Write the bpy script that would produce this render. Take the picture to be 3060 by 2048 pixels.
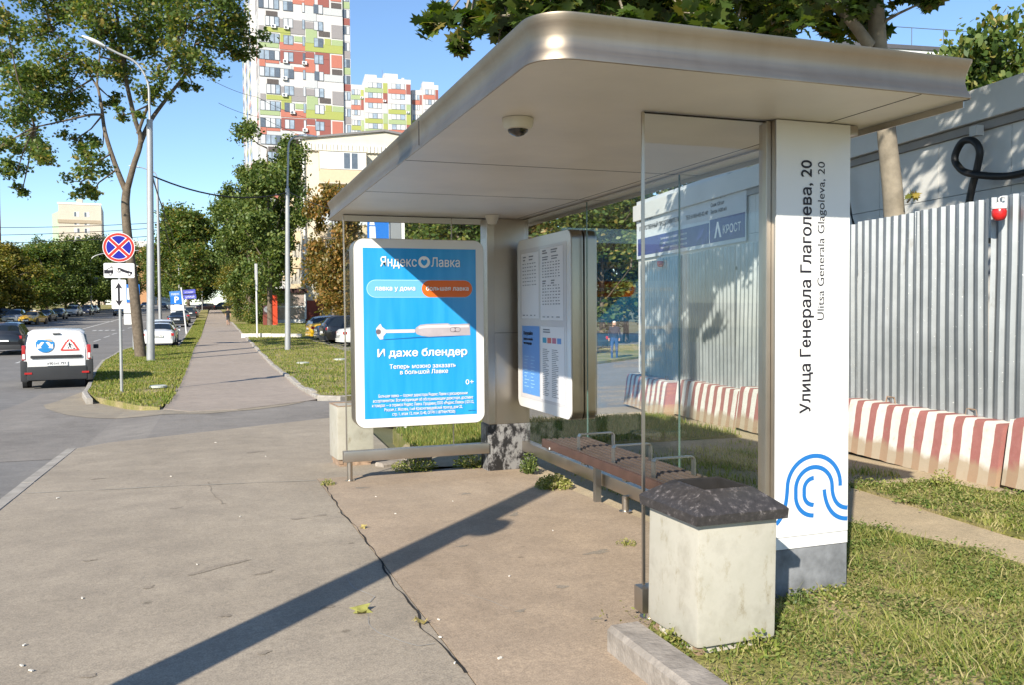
import bpy, bmesh, math, random
import numpy as np
from mathutils import Vector, Matrix
from mathutils.geometry import tessellate_polygon

for _o in list(bpy.data.objects): bpy.data.objects.remove(_o)
SC = bpy.context.scene
COL = SC.collection
R = math.radians

# ------------------------------------------------------------------ camera
CZ = 1.5                                   # eye height above the pavement
YAW, PITCH, ROLL, FPX = R(19.461), R(2.109), R(-0.420), 2557.5   # focal length in pixels of a 3060 px wide frame
_fw = Vector((math.sin(YAW)*math.cos(PITCH), math.cos(YAW)*math.cos(PITCH), -math.sin(PITCH)))
_rt = Vector((math.cos(YAW), -math.sin(YAW), 0)); _up = _rt.cross(_fw)
_r2 = _rt*math.cos(ROLL) + _up*math.sin(ROLL); _u2 = -_rt*math.sin(ROLL) + _up*math.cos(ROLL)
cd = bpy.data.cameras.new('camera'); cam = bpy.data.objects.new('camera', cd); COL.objects.link(cam)
cam.matrix_world = Matrix(((_r2.x, _u2.x, -_fw.x, 0), (_r2.y, _u2.y, -_fw.y, 0), (_r2.z, _u2.z, -_fw.z, CZ), (0, 0, 0, 1)))
cd.sensor_width = 36; cd.sensor_fit = 'HORIZONTAL'; cd.lens = 36*FPX/3060
cd.clip_start = .05; cd.clip_end = 3000
SC.camera = cam

# ------------------------------------------------------------------ sky and sun
SUN_AZ, SUN_EL = R(42.0), R(30.0)          # light travels towards (+x, +y)
w = bpy.data.worlds.new('World'); SC.world = w; w.use_nodes = True
nt = w.node_tree; nt.nodes.clear()
sky = nt.nodes.new('ShaderNodeTexSky'); sky.sky_type = 'NISHITA'; sky.sun_disc = False
sky.sun_elevation = SUN_EL; sky.sun_rotation = SUN_AZ + math.pi
sky.altitude = 150; sky.air_density = 1.0; sky.dust_density = .0; sky.ozone_density = 4.5
bg = nt.nodes.new('ShaderNodeBackground'); bg.inputs[1].default_value = .12
wo = nt.nodes.new('ShaderNodeOutputWorld')
nt.links.new(sky.outputs[0], bg.inputs[0]); nt.links.new(bg.outputs[0], wo.inputs[0])
sl = bpy.data.lights.new('sun', 'SUN'); sl.energy = 5.0; sl.angle = R(.53); sl.color = (1, .93, .80)
so = bpy.data.objects.new('sun', sl); COL.objects.link(so)
_L = Vector((math.sin(SUN_AZ)*math.cos(SUN_EL), math.cos(SUN_AZ)*math.cos(SUN_EL), -math.sin(SUN_EL)))
so.rotation_euler = _L.to_track_quat('-Z', 'Y').to_euler(); so.location = (-20, -20, 30)

vs = SC.view_settings
vs.view_transform = 'Standard'; vs.look = 'None'; vs.gamma = 1; vs.use_curve_mapping = False
vs.exposure = .72
SC.cycles.use_denoising = True
SC.cycles.max_bounces = 8; SC.cycles.transparent_max_bounces = 24; SC.cycles.glossy_bounces = 4
SC.cycles.caustics_reflective = False; SC.cycles.caustics_refractive = False

# ------------------------------------------------------------------ helpers
rnd = random.Random(7)
NP = np.random.default_rng(11)
_PY = [-60, -8, 0, 3.6, 8.4, 16, 24, 34, 44, 50, 90, 190, 320, 900]
_PZ = [.12, .12, .05, 0, -.15, -.38, -.58, -.62, -.52, -.40, .33, 2.3, 4.8, 6.0]
def g(y): return float(np.interp(y, _PY, _PZ))     # height of the pavement along the street

def tag(o, label=None, cat=None, group=None, kind=None):
    if label: o['label'] = label
    if cat: o['category'] = cat
    if group: o['group'] = group
    if kind: o['kind'] = kind
    return o
def thing(name, label, cat, loc=(0, 0, 0), rotz=0, group=None):
    o = bpy.data.objects.new(name, None); COL.objects.link(o)
    o.empty_display_size = .2; o.location = loc; o.rotation_euler = (0, 0, rotz)
    return tag(o, label, cat, group)
def copy_tree(o, parent=None):
    c = o.copy(); COL.objects.link(c); c.parent = parent
    for ch in list(o.children): copy_tree(ch, c)
    return c
def dup(o, loc, rotz=0, label=None, group=None, scale=None):
    c = copy_tree(o); c.location = loc; c.rotation_euler = (0, 0, rotz)
    if scale: c.scale = (scale, scale, scale) if not isinstance(scale, tuple) else scale
    if label: c['label'] = label
    if group: c['group'] = group
    return c

class MB:
    """collects faces, then links them as one mesh object"""
    def __init__(s): s.v = []; s.f = []; s.m = []
    def add(s, vs_, fs, m=0):
        n = len(s.v); s.v += [tuple(q) for q in vs_]; s.f += [tuple(i+n for i in f) for f in fs]; s.m += [m]*len(fs); return s
    def box(s, x0, x1, y0, y1, z0, z1, m=0):
        return s.add([(x0,y0,z0),(x1,y0,z0),(x1,y1,z0),(x0,y1,z0),(x0,y0,z1),(x1,y0,z1),(x1,y1,z1),(x0,y1,z1)],
                     [(0,3,2,1),(4,5,6,7),(0,1,5,4),(1,2,6,5),(2,3,7,6),(3,0,4,7)], m)
    def obox(s, c, ux, uy, uz, hx, hy, hz, m=0):          # oriented box, half sizes
        c, ux, uy, uz = Vector(c), Vector(ux), Vector(uy), Vector(uz); p = []
        for k in (-1, 1):
            for i, j in ((-1,-1),(1,-1),(1,1),(-1,1)): p.append(c+ux*hx*i+uy*hy*j+uz*hz*k)
        return s.add(p, [(0,3,2,1),(4,5,6,7),(0,1,5,4),(1,2,6,5),(2,3,7,6),(3,0,4,7)], m)
    def beam(s, a, b, w_, h_, m=0, up=(0,0,1)):
        a, b = Vector(a), Vector(b); d = (b-a); l = d.length; d.normalize()
        x = d.cross(Vector(up)); x = x.normalized() if x.length > 1e-6 else Vector((1,0,0)); z = x.cross(d)
        return s.obox((a+b)/2, d, x, z, l/2, w_/2, h_/2, m)
    def tube(s, pts, rad, n=8, m=0, cap=True):
        pts = [Vector(q) for q in pts]
        if not isinstance(rad, (list, tuple)): rad = [rad]*len(pts)
        rings = []; ref = None
        for i, q in enumerate(pts):
            d = (pts[min(i+1, len(pts)-1)] - pts[max(i-1, 0)])
            d = d.normalized() if d.length > 1e-9 else Vector((0,0,1))
            if ref is None:
                ref = Vector((1,0,0)) if abs(d.x) < .9 else Vector((0,1,0))
            a = (ref - d*ref.dot(d)).normalized(); b = d.cross(a); ref = a
            rings.append([q + (a*math.cos(2*math.pi*k/n) + b*math.sin(2*math.pi*k/n))*rad[i] for k in range(n)])
        vv = [q for r_ in rings for q in r_]; ff = []
        for i in range(len(pts)-1):
            for k in range(n):
                ff.append((i*n+k, i*n+(k+1) % n, (i+1)*n+(k+1) % n, (i+1)*n+k))
        if cap: ff += [tuple(range(n))[::-1], tuple((len(pts)-1)*n+k for k in range(n))]
        return s.add(vv, ff, m)
    def lathe(s, prof, c=(0,0,0), n=16, m=0, axis='z'):
        vv = []; ff = []
        for (r_, h) in prof:
            for k in range(n):
                a = 2*math.pi*k/n; x, y = r_*math.cos(a), r_*math.sin(a)
                q = {'z': (x, y, h), 'y': (x, h, y), 'x': (h, x, y)}[axis]
                vv.append((c[0]+q[0], c[1]+q[1], c[2]+q[2]))
        for i in range(len(prof)-1):
            for k in range(n): ff.append((i*n+k, i*n+(k+1) % n, (i+1)*n+(k+1) % n, (i+1)*n+k))
        ff += [tuple(range(n))[::-1], tuple((len(prof)-1)*n+k for k in range(n))]
        return s.add(vv, ff, m)
    def prism(s, poly, f0, f1, m=0):          # poly: 2D points, f0 and f1 map a 2D point to the two end faces
        n = len(poly); vv = [f0(*q) for q in poly] + [f1(*q) for q in poly]
        ff = [tuple(range(n))[::-1], tuple(range(n, 2*n))] + [(i, (i+1) % n, n+(i+1) % n, n+i) for i in range(n)]
        return s.add(vv, ff, m)
    def build(s, name, mats, parent=None, smooth=None, loc=None, world=False, bevel=0):
        me = bpy.data.meshes.new(name)
        vv = s.v
        if world and parent is not None:
            l = wloc(parent); vv = [(q[0]-l.x, q[1]-l.y, q[2]-l.z) for q in vv]
        me.from_pydata(vv, [], s.f); me.validate(verbose=False)
        if not isinstance(mats, (list, tuple)): mats = [mats]
        for q in mats: me.materials.append(q)
        if len(mats) > 1 and len(me.polygons) == len(s.m): me.polygons.foreach_set('material_index', s.m)
        bm = bmesh.new(); bm.from_mesh(me); bmesh.ops.recalc_face_normals(bm, faces=bm.faces)
        if bevel: bmesh.ops.bevel(bm, geom=bm.edges[:], offset=bevel, segments=2, affect='EDGES', profile=.7, clamp_overlap=True)
        bm.to_mesh(me); bm.free()
        if smooth is not None:
            me.polygons.foreach_set('use_smooth', [True]*len(me.polygons)); me.set_sharp_from_angle(angle=R(smooth))
        o = bpy.data.objects.new(name, me); COL.objects.link(o)
        if parent is not None: o.parent = parent
        if loc: o.location = loc
        return o
def wloc(o):
    l = Vector((0, 0, 0))
    while o is not None: l += o.location; o = o.parent
    return l
def link_copy(src, name, parent, loc=(0,0,0), rot=(0,0,0), scale=None):
    o = bpy.data.objects.new(name, src); COL.objects.link(o); o.parent = parent; o.location = loc; o.rotation_euler = rot
    if scale: o.scale = scale
    return o
def np_mesh(name, verts, faces, mats, parent=None, smooth=False, midx=None):
    me = bpy.data.meshes.new(name)
    verts = np.asarray(verts, np.float32); nv = len(verts)
    me.vertices.add(nv); me.vertices.foreach_set('co', verts.ravel())
    faces = np.asarray(faces, np.int32); nf, k = faces.shape
    me.loops.add(nf*k); me.loops.foreach_set('vertex_index', faces.ravel())
    me.polygons.add(nf); me.polygons.foreach_set('loop_start', np.arange(0, nf*k, k, dtype=np.int32))
    for q in (mats if isinstance(mats, (list, tuple)) else [mats]): me.materials.append(q)
    if midx is not None: me.polygons.foreach_set('material_index', np.asarray(midx, np.int32))
    if smooth: me.polygons.foreach_set('use_smooth', np.ones(nf, bool))
    me.update(calc_edges=True); me.validate()
    o = bpy.data.objects.new(name, me); COL.objects.link(o)
    if parent is not None: o.parent = parent
    return o

# ------------------------------------------------------------------ materials
MATS = {}
def node_mat(name):
    m = bpy.data.materials.new(name); m.use_nodes = True
    return m, m.node_tree, m.node_tree.nodes['Principled BSDF']
def _coord(t, space='Object'):
    tc = t.nodes.new('ShaderNodeTexCoord'); return tc.outputs[space]
def _geo(t): return t.nodes.new('ShaderNodeNewGeometry').outputs['Position']
def _noise(t, co, scale, detail=4, rough=.6, sc3=None):
    n = t.nodes.new('ShaderNodeTexNoise'); n.inputs['Scale'].default_value = scale; n.inputs['Detail'].default_value = detail; n.inputs['Roughness'].default_value = rough
    if sc3:
        mp = t.nodes.new('ShaderNodeMapping'); mp.inputs['Scale'].default_value = sc3; t.links.new(co, mp.inputs[0]); co = mp.outputs[0]
    t.links.new(co, n.inputs['Vector']); return n.outputs['Fac']
def _ramp(t, fac, stops):
    r_ = t.nodes.new('ShaderNodeValToRGB'); e = r_.color_ramp.elements
    while len(e) < len(stops): e.new(.5)
    for i, (p, c) in enumerate(stops):
        e[i].position = p; e[i].color = (*c, 1) if len(c) == 3 else c
    t.links.new(fac, r_.inputs[0]); return r_.outputs[0]
def _mix(t, fac, a, b, mode='MIX'):
    m = t.nodes.new('ShaderNodeMix'); m.data_type = 'RGBA'; m.blend_type = mode
    for inp, val in ((m.inputs[0], fac), (m.inputs[6], a), (m.inputs[7], b)):
        if hasattr(val, 'is_linked'): t.links.new(val, inp)
        elif isinstance(val, (int, float)): inp.default_value = val
        else: inp.default_value = (*val, 1)
    return m.outputs[2]
def _bump(t, bsdf, h, strength=.3, dist=.01):
    b = t.nodes.new('ShaderNodeBump'); b.inputs['Strength'].default_value = strength; b.inputs['Distance'].default_value = dist
    t.links.new(h, b.inputs['Height']); t.links.new(b.outputs[0], bsdf.inputs['Normal'])
def mul(c, k): return tuple(min(1, q*k) for q in c)
def mat(name, col, rough=.6, metal=0, var=.12, scale=3, bump=0, bscale=60, spec=.4, coat=0, world=True):
    """plain procedural material: colour with soft mottling and optional fine relief"""
    if name in MATS: return MATS[name]
    m, t, b = node_mat(name)
    co = _geo(t) if world else _coord(t)
    if var:
        n = _noise(t, co, scale, 5)
        c = _ramp(t, n, [(.3, mul(col, 1-var)), (.72, mul(col, 1+var*.8))])
        t.links.new(c, b.inputs['Base Color'])
        rr = t.nodes.new('ShaderNodeMapRange'); rr.inputs[3].default_value = max(0, rough-.08); rr.inputs[4].default_value = min(1, rough+.1)
        t.links.new(n, rr.inputs[0]); t.links.new(rr.outputs[0], b.inputs['Roughness'])
    else:
        b.inputs['Base Color'].default_value = (*col, 1); b.inputs['Roughness'].default_value = rough
    b.inputs['Metallic'].default_value = metal; b.inputs['Specular IOR Level'].default_value = spec
    if coat: b.inputs['Coat Weight'].default_value = coat; b.inputs['Coat Roughness'].default_value = .05
    if bump: _bump(t, b, _noise(t, co, bscale, 4), bump)
    MATS[name] = m; return m
def glass_mat(name, tint=(.9, .95, .94), ior=1.5, gloss=.02):
    m = bpy.data.materials.new(name); m.use_nodes = True; t = m.node_tree; t.nodes.clear()
    o = t.nodes.new('ShaderNodeOutputMaterial'); tr = t.nodes.new('ShaderNodeBsdfTransparent'); tr.inputs[0].default_value = (*tint, 1)
    gl = t.nodes.new('ShaderNodeBsdfGlossy'); gl.inputs['Roughness'].default_value = gloss
    lw = t.nodes.new('ShaderNodeLayerWeight'); lw.inputs[0].default_value = .5
    pw = t.nodes.new('ShaderNodeMath'); pw.operation = 'POWER'; pw.inputs[1].default_value = 5.0
    ma = t.nodes.new('ShaderNodeMath'); ma.operation = 'MULTIPLY_ADD'; ma.inputs[1].default_value = .75; ma.inputs[2].default_value = .035
    mx = t.nodes.new('ShaderNodeMixShader')
    t.links.new(lw.outputs['Facing'], pw.inputs[0]); t.links.new(pw.outputs[0], ma.inputs[0]); t.links.new(ma.outputs[0], mx.inputs[0])
    t.links.new(tr.outputs[0], mx.inputs[1]); t.links.new(gl.outputs[0], mx.inputs[2]); t.links.new(mx.outputs[0], o.inputs[0])
    MATS[name] = m; return m
def leaf_mat(name, stops, trans=.35, gloss=.03):
    """foliage: colour varies from leaf to leaf, part of the light passes through"""
    m = bpy.data.materials.new(name); m.use_nodes = True; t = m.node_tree; t.nodes.clear()
    o = t.nodes.new('ShaderNodeOutputMaterial'); ge = t.nodes.new('ShaderNodeNewGeometry')
    ad = t.nodes.new('ShaderNodeMath'); ad.operation = 'ADD'
    nz = _noise(t, ge.outputs['Position'], .55, 3)
    mu = t.nodes.new('ShaderNodeMath'); mu.operation = 'MULTIPLY_ADD'; mu.inputs[1].default_value = .9; mu.inputs[2].default_value = -.45
    t.links.new(nz, mu.inputs[0]); t.links.new(mu.outputs[0], ad.inputs[0]); t.links.new(ge.outputs['Random Per Island'], ad.inputs[1])
    c = _ramp(t, ad.outputs[0], stops)
    di = t.nodes.new('ShaderNodeBsdfDiffuse'); tl = t.nodes.new('ShaderNodeBsdfTranslucent'); gl = t.nodes.new('ShaderNodeBsdfGlossy'); gl.inputs['Roughness'].default_value = .5
    gl.inputs[0].default_value = (.9, .95, .9, 1)
    t.links.new(c, di.inputs[0]); t.links.new(_mix(t, 1.0, c, (1.5, 1.6, .5), 'MULTIPLY'), tl.inputs[0])
    m1 = t.nodes.new('ShaderNodeMixShader'); m1.inputs[0].default_value = trans
    t.links.new(di.outputs[0], m1.inputs[1]); t.links.new(tl.outputs[0], m1.inputs[2])
    m2 = t.nodes.new('ShaderNodeMixShader'); m2.inputs[0].default_value = gloss
    t.links.new(m1.outputs[0], m2.inputs[1]); t.links.new(gl.outputs[0], m2.inputs[2]); t.links.new(m2.outputs[0], o.inputs[0])
    MATS[name] = m; return m

_txt_cache = {}
def text_part(s, name, m, parent, origin, ux, uy, width=None, height=None, bold=0, align='LEFT', lift=(0,0,0), world=True):
    """flat lettering: origin is the baseline start; ux, uy reading and up directions; scaled to width or cap height"""
    key = s
    if key not in _txt_cache:
        cu = bpy.data.curves.new('lettering', 'FONT'); cu.body = s; cu.size = 1; cu.resolution_u = 4
        ob = bpy.data.objects.new('lettering', cu); COL.objects.link(ob); bpy.context.view_layer.update()
        dg = bpy.context.evaluated_depsgraph_get(); cv = ob.to_curve(dg); loops = []
        for sp_ in cv.splines:
            bp = sp_.bezier_points; out = []
            if len(bp):
                for i in range(len(bp)):
                    p0, p3 = bp[i], bp[(i+1) % len(bp)]; A, B, C_, D_ = p0.co, p0.handle_right, p3.handle_left, p3.co
                    straight = (A-B).length+(C_-D_).length < 1e-5 or ((B-A).cross(D_-A).length+(C_-A).cross(D_-A).length) < 1e-5
                    for j in range(1 if straight else 4):
                        t_ = j/4; out.append(A*(1-t_)**3+B*3*t_*(1-t_)**2+C_*3*t_*t_*(1-t_)+D_*t_**3)
            else: out = [q.co.to_3d() for q in sp_.points]
            if len(out) > 2: loops.append([(q.x, q.y) for q in out])
        ob.to_curve_clear(); bpy.data.objects.remove(ob)
        def area(P): return sum(P[i-1][0]*P[i][1]-P[i][0]*P[i-1][1] for i in range(len(P)))/2
        def inside(q, P):
            r_ = False; j = len(P)-1
            for i in range(len(P)):
                if (P[i][1] > q[1]) != (P[j][1] > q[1]) and q[0] < (P[j][0]-P[i][0])*(q[1]-P[i][1])/(P[j][1]-P[i][1])+P[i][0]: r_ = not r_
                j = i
            return r_
        ar = [area(P) for P in loops]
        hole = [any(j != i and ar[i]*ar[j] < 0 and abs(ar[j]) > abs(ar[i]) and inside(P[0], Q) for j, Q in enumerate(loops)) for i, P in enumerate(loops)]
        outer = [P for P, h in zip(loops, hole) if not h]; holes = [P for P, h in zip(loops, hole) if h]
        cc, fs = [], []
        for i_, P in enumerate(outer):
            hs = [h for h in holes if inside(h[0], P)]
            tri = tessellate_polygon([[Vector((*q, 0)) for q in P]]+[[Vector((*q, 0)) for q in h] for h in hs])
            n0 = len(cc); cc += [(*q, i_ % 3) for L_ in [P]+hs for q in L_]; fs += [tuple(n0+j for j in f) for f in tri]
        _txt_cache[key] = (np.array(cc) if cc else np.zeros((0, 3)), fs)
    co, fs = _txt_cache[key]
    if len(co) == 0: return None
    x0, x1 = co[:, 0].min(), co[:, 0].max(); k = width/(x1-x0) if width else height/.73
    ky = height/.73 if height else k
    off = {'LEFT': x0, 'CENTER': (x0+x1)/2, 'RIGHT': x1}[align]
    o, X, Y = Vector(origin)+Vector(lift), Vector(ux), Vector(uy)
    mb = MB(); N_ = X.cross(Y); b_ = max(0, bold)
    for i_, (dx, dy) in enumerate(((0, 0), (-b_, 0), (b_, 0), (0, b_*.7), (0, -b_*.7)) if b_ > .003 else ((0, 0),)):      # heavier letters: overlaid strokes a hair apart
        mb.add([o + X*float((q[0]-off+dx)*k) + Y*float((q[1]+dy)*ky) + N_*(.0006*i_+.0002*float(q[2])) for q in co], fs)
    l = wloc(parent)
    if world: mb.v = [(q[0]-l.x, q[1]-l.y, q[2]-l.z) for q in mb.v]
    me = bpy.data.meshes.new(name); me.from_pydata(mb.v, [], mb.f); me.materials.append(m)
    ob = bpy.data.objects.new(name, me); COL.objects.link(ob); ob.parent = parent
    return ob
# ================================================================== ground, roads, kerbs
def paving(name, light, dark, speck=.35, stains=True, rough=.85):
    m, t, b = node_mat(name); co = _geo(t)
    big = _noise(t, co, .45, 5, .6); mid = _noise(t, co, 3.2, 6, .65); fine = _noise(t, co, 130, 2, .5)
    c = _ramp(t, big, [(.3, dark), (.7, light)])
    c = _mix(t, .55, c, _ramp(t, mid, [(.3, (.72,.72,.72)), (.7, (1.16,1.15,1.12))]), 'MULTIPLY')
    c = _mix(t, speck, c, _ramp(t, fine, [(.36, (.45,.45,.45)), (.5, (1,1,1)), (.66, (1.5,1.48,1.42))]), 'MULTIPLY')
    gr = _noise(t, co, 34, 3, .6); c = _mix(t, .5, c, _ramp(t, gr, [(.34, (.78,.78,.77)), (.5, (1,1,1)), (.68, (1.18,1.17,1.14))]), 'MULTIPLY')
    if stains:
        v = t.nodes.new('ShaderNodeTexVoronoi'); v.inputs['Scale'].default_value = 2.3; t.links.new(co, v.inputs['Vector'])
        wn = _noise(t, co, 14, 3)
        ad = t.nodes.new('ShaderNodeMath'); ad.operation = 'MULTIPLY_ADD'; ad.inputs[1].default_value = .07; t.links.new(wn, ad.inputs[0]); t.links.new(v.outputs['Distance'], ad.inputs[2])
        sp = _ramp(t, ad.outputs[0], [(.07, (.55,.54,.52)), (.1, (1,1,1))])
        c = _mix(t, .8, c, sp, 'MULTIPLY')
        st = _noise(t, co, .9, 4, .7, (1, .35, 1))
        c = _mix(t, .6, c, _ramp(t, st, [(.27, (.7,.69,.67)), (.42, (1,1,1))]), 'MULTIPLY')
    t.links.new(c, b.inputs['Base Color']); b.inputs['Roughness'].default_value = rough; b.inputs['Specular IOR Level'].default_value = .25
    _bump(t, b, fine, .25, .004); MATS[name] = m; return m
M_walk = paving('walk_asphalt', (.375,.318,.252), (.31,.262,.206))
M_walk2 = paving('dusty_asphalt', (.42,.325,.24), (.335,.258,.188))
M_path = paving('footway_asphalt', (.38,.315,.265), (.32,.268,.225), stains=False)
M_road = paving('road_asphalt', (.225,.212,.2), (.175,.166,.158), .25, stains=False)
M_drive = paving('driveway_asphalt', (.27,.245,.22), (.205,.186,.168), .4)
M_dirt = paving('dry_dirt', (.52,.42,.285), (.40,.31,.2), .4, stains=False, rough=.95)
M_dust = paving('dusty_edge', (.36,.30,.22), (.25,.22,.18), .4, stains=False)
M_kerb = mat('kerb_concrete', (.36,.33,.29), .9, var=.28, scale=5, bump=.4, bscale=70, spec=.2)
M_paint = mat('road_paint', (.55,.54,.51), .7, var=.3, scale=6)
def soil():
    m, t, b = node_mat('lawn_soil'); co = _geo(t)
    c = _ramp(t, _noise(t, co, .9, 6, .7), [(.34, (.42,.33,.215)), (.46, (.31,.265,.13)), (.56, (.23,.22,.075)), (.72, (.15,.185,.045))])
    c = _mix(t, .7, c, _ramp(t, _noise(t, co, 22, 4, .7), [(.3, (.5,.5,.45)), (.7, (1.35,1.35,1.2))]), 'MULTIPLY')
    t.links.new(c, b.inputs['Base Color']); b.inputs['Roughness'].default_value = 1; b.inputs['Specular IOR Level'].default_value = .1
    _bump(t, b, _noise(t, co, 40, 4), .8, .03); MATS['lawn_soil'] = m; return m
M_soil = soil()
def sheet(name, poly, off, m, kind='structure', parent=None):
    """flat polygon draped over the street's long profile; off is a height or a function of x, y"""
    bm = bmesh.new(); vs_ = [bm.verts.new((x, y, 0)) for x, y in poly]; bm.faces.new(vs_)
    cuts = [y for y in _PY if min(q[1] for q in poly) < y < max(q[1] for q in poly)]
    for y in cuts: bmesh.ops.bisect_plane(bm, geom=bm.verts[:]+bm.edges[:]+bm.faces[:], plane_co=(0, y, 0), plane_no=(0, 1, 0))
    if callable(off):
        for x in off.cuts: bmesh.ops.bisect_plane(bm, geom=bm.verts[:]+bm.edges[:]+bm.faces[:], plane_co=(x, 0, 0), plane_no=(1, 0, 0))
    for v in bm.verts: v.co.z = g(v.co.y) + (off(v.co.x, v.co.y) if callable(off) else off)
    bmesh.ops.triangulate(bm, faces=[f for f in bm.faces if len(f.verts) > 4])
    bmesh.ops.recalc_face_normals(bm, faces=bm.faces)
    if sum(f.normal.z for f in bm.faces) < 0: bmesh.ops.reverse_faces(bm, faces=bm.faces[:])
    if name.split('.')[0] in ('lawn', 'footway', 'pavement', 'shelter_pavement', 'parking_lot'):       # cut edge of the layer
        ed = [e for e in bm.edges if e.is_boundary]; ex = bmesh.ops.extrude_edge_only(bm, edges=ed)
        for v in ex['geom']:
            if isinstance(v, bmesh.types.BMVert): v.co.z -= .25
        bmesh.ops.recalc_face_normals(bm, faces=bm.faces)
    me = bpy.data.meshes.new(name); bm.to_mesh(me); bm.free(); me.materials.append(m)
    o = bpy.data.objects.new(name, me); COL.objects.link(o)
    if parent: o.parent = parent
    elif kind: o['kind'] = kind
    return o
sheet('ground', [(-900, -60), (900, -60), (900, 900), (-900, 900)], -.2, mat('far_ground', (.12,.12,.06), 1, var=.3, scale=.1))
sheet('road', [(-21.5, -40), (-1.7, -40), (-1.7, 13), (-1.6, 190), (30, 190), (30, 200), (-1.6, 200), (-1.6, 420), (-21.5, 420)], -.12, M_road)
plaza_edge = [(-1.68, 12.5), (-1.35, 13.0), (.1, 13.95), (1.93, 15.15)]
sheet('pavement', [(-1.68, -8), (.975, -8), (.975, 8.62), (1.95, 8.62), (2.05, 10.0), (2.2, 12.3), (2.4, 15.2)] + plaza_edge[::-1], 0, M_walk)
sheet('shelter_pavement', [(.985, -8), (1.64, -8), (1.64, 3.34), (2.0, 3.6), (3.02, 3.9), (3.02, 8.75), (1.96, 8.63), (.98, 8.61)], .001, M_walk2)
def _drv(x, y): return float(np.interp(x, [-4.4, -1.75, -.9, 60], [-.116, -.116, -.035, -.03]))
_drv.cuts = [-1.75, -.9]
sheet('driveway', [(-4.4, 12.5), (-1.7, 12.4)] + [(x, y-.05) for x, y in plaza_edge] + [(2.5, 15.1), (3.2, 13.2), (8.2, 13.6), (9.5, 15.5), (30, 20), (30, 44), (9, 26), (4, 20), (2.9, 19.25), (2.0, 19.75), (.5, 18.15), (-.4, 18.15), (-1.4, 19.2), (-2.75, 22.5), (-3.3, 26.6), (-4.4, 26.6)], _drv, M_drive)
def _apr(x, y): return _drv(x, y)+.006
_apr.cuts = [-1.75, -.9]
sheet('dirt_apron', [(-3.62, 24), (-3.75, 22.8), (-3.5, 21.6), (-3.1, 20.4), (-2.75, 19.5), (-2.3, 18.7), (-1.75, 18.2), (-1.2, 17.8), (-.6, 17.72), (-.1, 17.5), (.4, 17.75), (.9, 18.0), (1.5, 18.6), (2.0, 19.5), (1.2, 19.0), (.5, 18.3), (-.4, 18.3), (-.9, 19.2), (-1.2, 20.2), (-2.5, 23.5), (-3.2, 26.5), (-3.42, 26.5)], _apr, M_dust)
sheet('footway', [(-.93, 19.0), (-.4, 18.12), (.5, 18.12), (2.05, 19.6), (2.3, 20), (2.3, 189), (0.1, 189), (-.2, 140), (-.62, 66), (-.9, 48)], -.022, M_path)
sheet('parking_lot', [(6.4, 43.5), (30, 43.5), (30, 62), (6.0, 60.5)], .075, M_drive)
sheet('dirt_ground', [(3.02, 3.9), (3.3, 3.75), (4.3, 4.9), (4.42, 3.6), (4.5, -8), (14, -8), (20, 13.5), (8.2, 13.6), (3.2, 13.2), (2.1, 10.2), (1.95, 9.0), (3.02, 8.75)], -.012, M_dirt)
sheet('lawn', [(1.79, -8), (4.45, -8), (4.38, 3.6), (4.42, 4.0), (4.25, 4.95), (3.2, 3.85), (2.0, 3.62), (1.79, 3.36)], .025, M_soil)
sheet('lawn.001', [(2.4, 19.9), (2.9, 19.45), (4, 20.2), (9, 26.2), (30, 44), (30, 190), (2.4, 189)], .055, M_soil)
sheet('lawn.002', [(-1.0, 19.0), (-1.4, 19.5), (-2.6, 22.8), (-3.05, 25), (-3.2, 26.8), (-3.93, 34.7), (-4.28, 40.8), (-4.26, 47.9), (-3.95, 51.5), (-1.6, 51.5), (-1.55, 189), (-.22, 189), (-.22, 140), (-.64, 66), (-.92, 48)], .02, M_soil)
sheet('lawn.003', [(2.3, 9.9), (6.6, 9.6), (6.9, 12.4), (3.3, 12.9), (2.55, 12.6)], .02, M_soil)
sheet('lawn.004', [(5.0, -8), (6.2, -8), (6.2, 5.9), (5.35, 6.2), (5.0, 4.2)], .006, M_soil)
sheet('lawn.005', [(-60, 20), (-21.6, 20), (-21.6, 420), (-60, 420)], .0, M_soil)

# kerbs of single stones
def kerb(pts, top, wid, n_per=1.0, jitter=.01, side=-1, m=None, depth=.3):
    root = bpy.data.objects.new('kerb', None); COL.objects.link(root); root['kind'] = 'structure'; root.location = (pts[0][0], pts[0][1], g(pts[0][1]))
    P = [Vector((x, y, 0)) for x, y in pts]; seg = []
    for a, b in zip(P, P[1:]):
        k = max(1, round((b-a).length/n_per))
        for i in range(k): seg.append((a.lerp(b, i/k), a.lerp(b, (i+1)/k)))
    for a, b in seg:
        d = (b-a).normalized(); nrm = Vector((d.y, -d.x, 0))*side
        jz = rnd.uniform(-jitter, jitter); jx = rnd.uniform(-jitter, jitter)*.6
        a2 = a + d*.006 + nrm*jx; b2 = b - d*.006 + nrm*(jx+rnd.uniform(-jitter, jitter)*.5)
        za, zb = g(a.y)+top+jz, g(b.y)+top+jz+rnd.uniform(-jitter, jitter)*.5
        c = .02
        mb = MB(); vv = []
        for q, z in ((a2, za), (b2, zb)):
            for off, zz in ((0, -depth), (0, -c), (c, 0), (wid-c, 0), (wid, -c), (wid, -depth)):
                s_ = q + nrm*off; vv.append((s_.x, s_.y, z+zz))
        ff = [(i, i+1, i+7, i+6) for i in range(5)] + [(0, 6, 11, 5), (5, 4, 3, 2, 1, 0), (6, 7, 8, 9, 10, 11)]
        mb.add(vv, ff); mb.build('kerb_stone', m or M_kerb, root, world=True, smooth=40)
    return root
kerb([(-1.82, -2), (-1.82, 12.55)], .005, .15, 1.0, .004, side=1)
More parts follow.
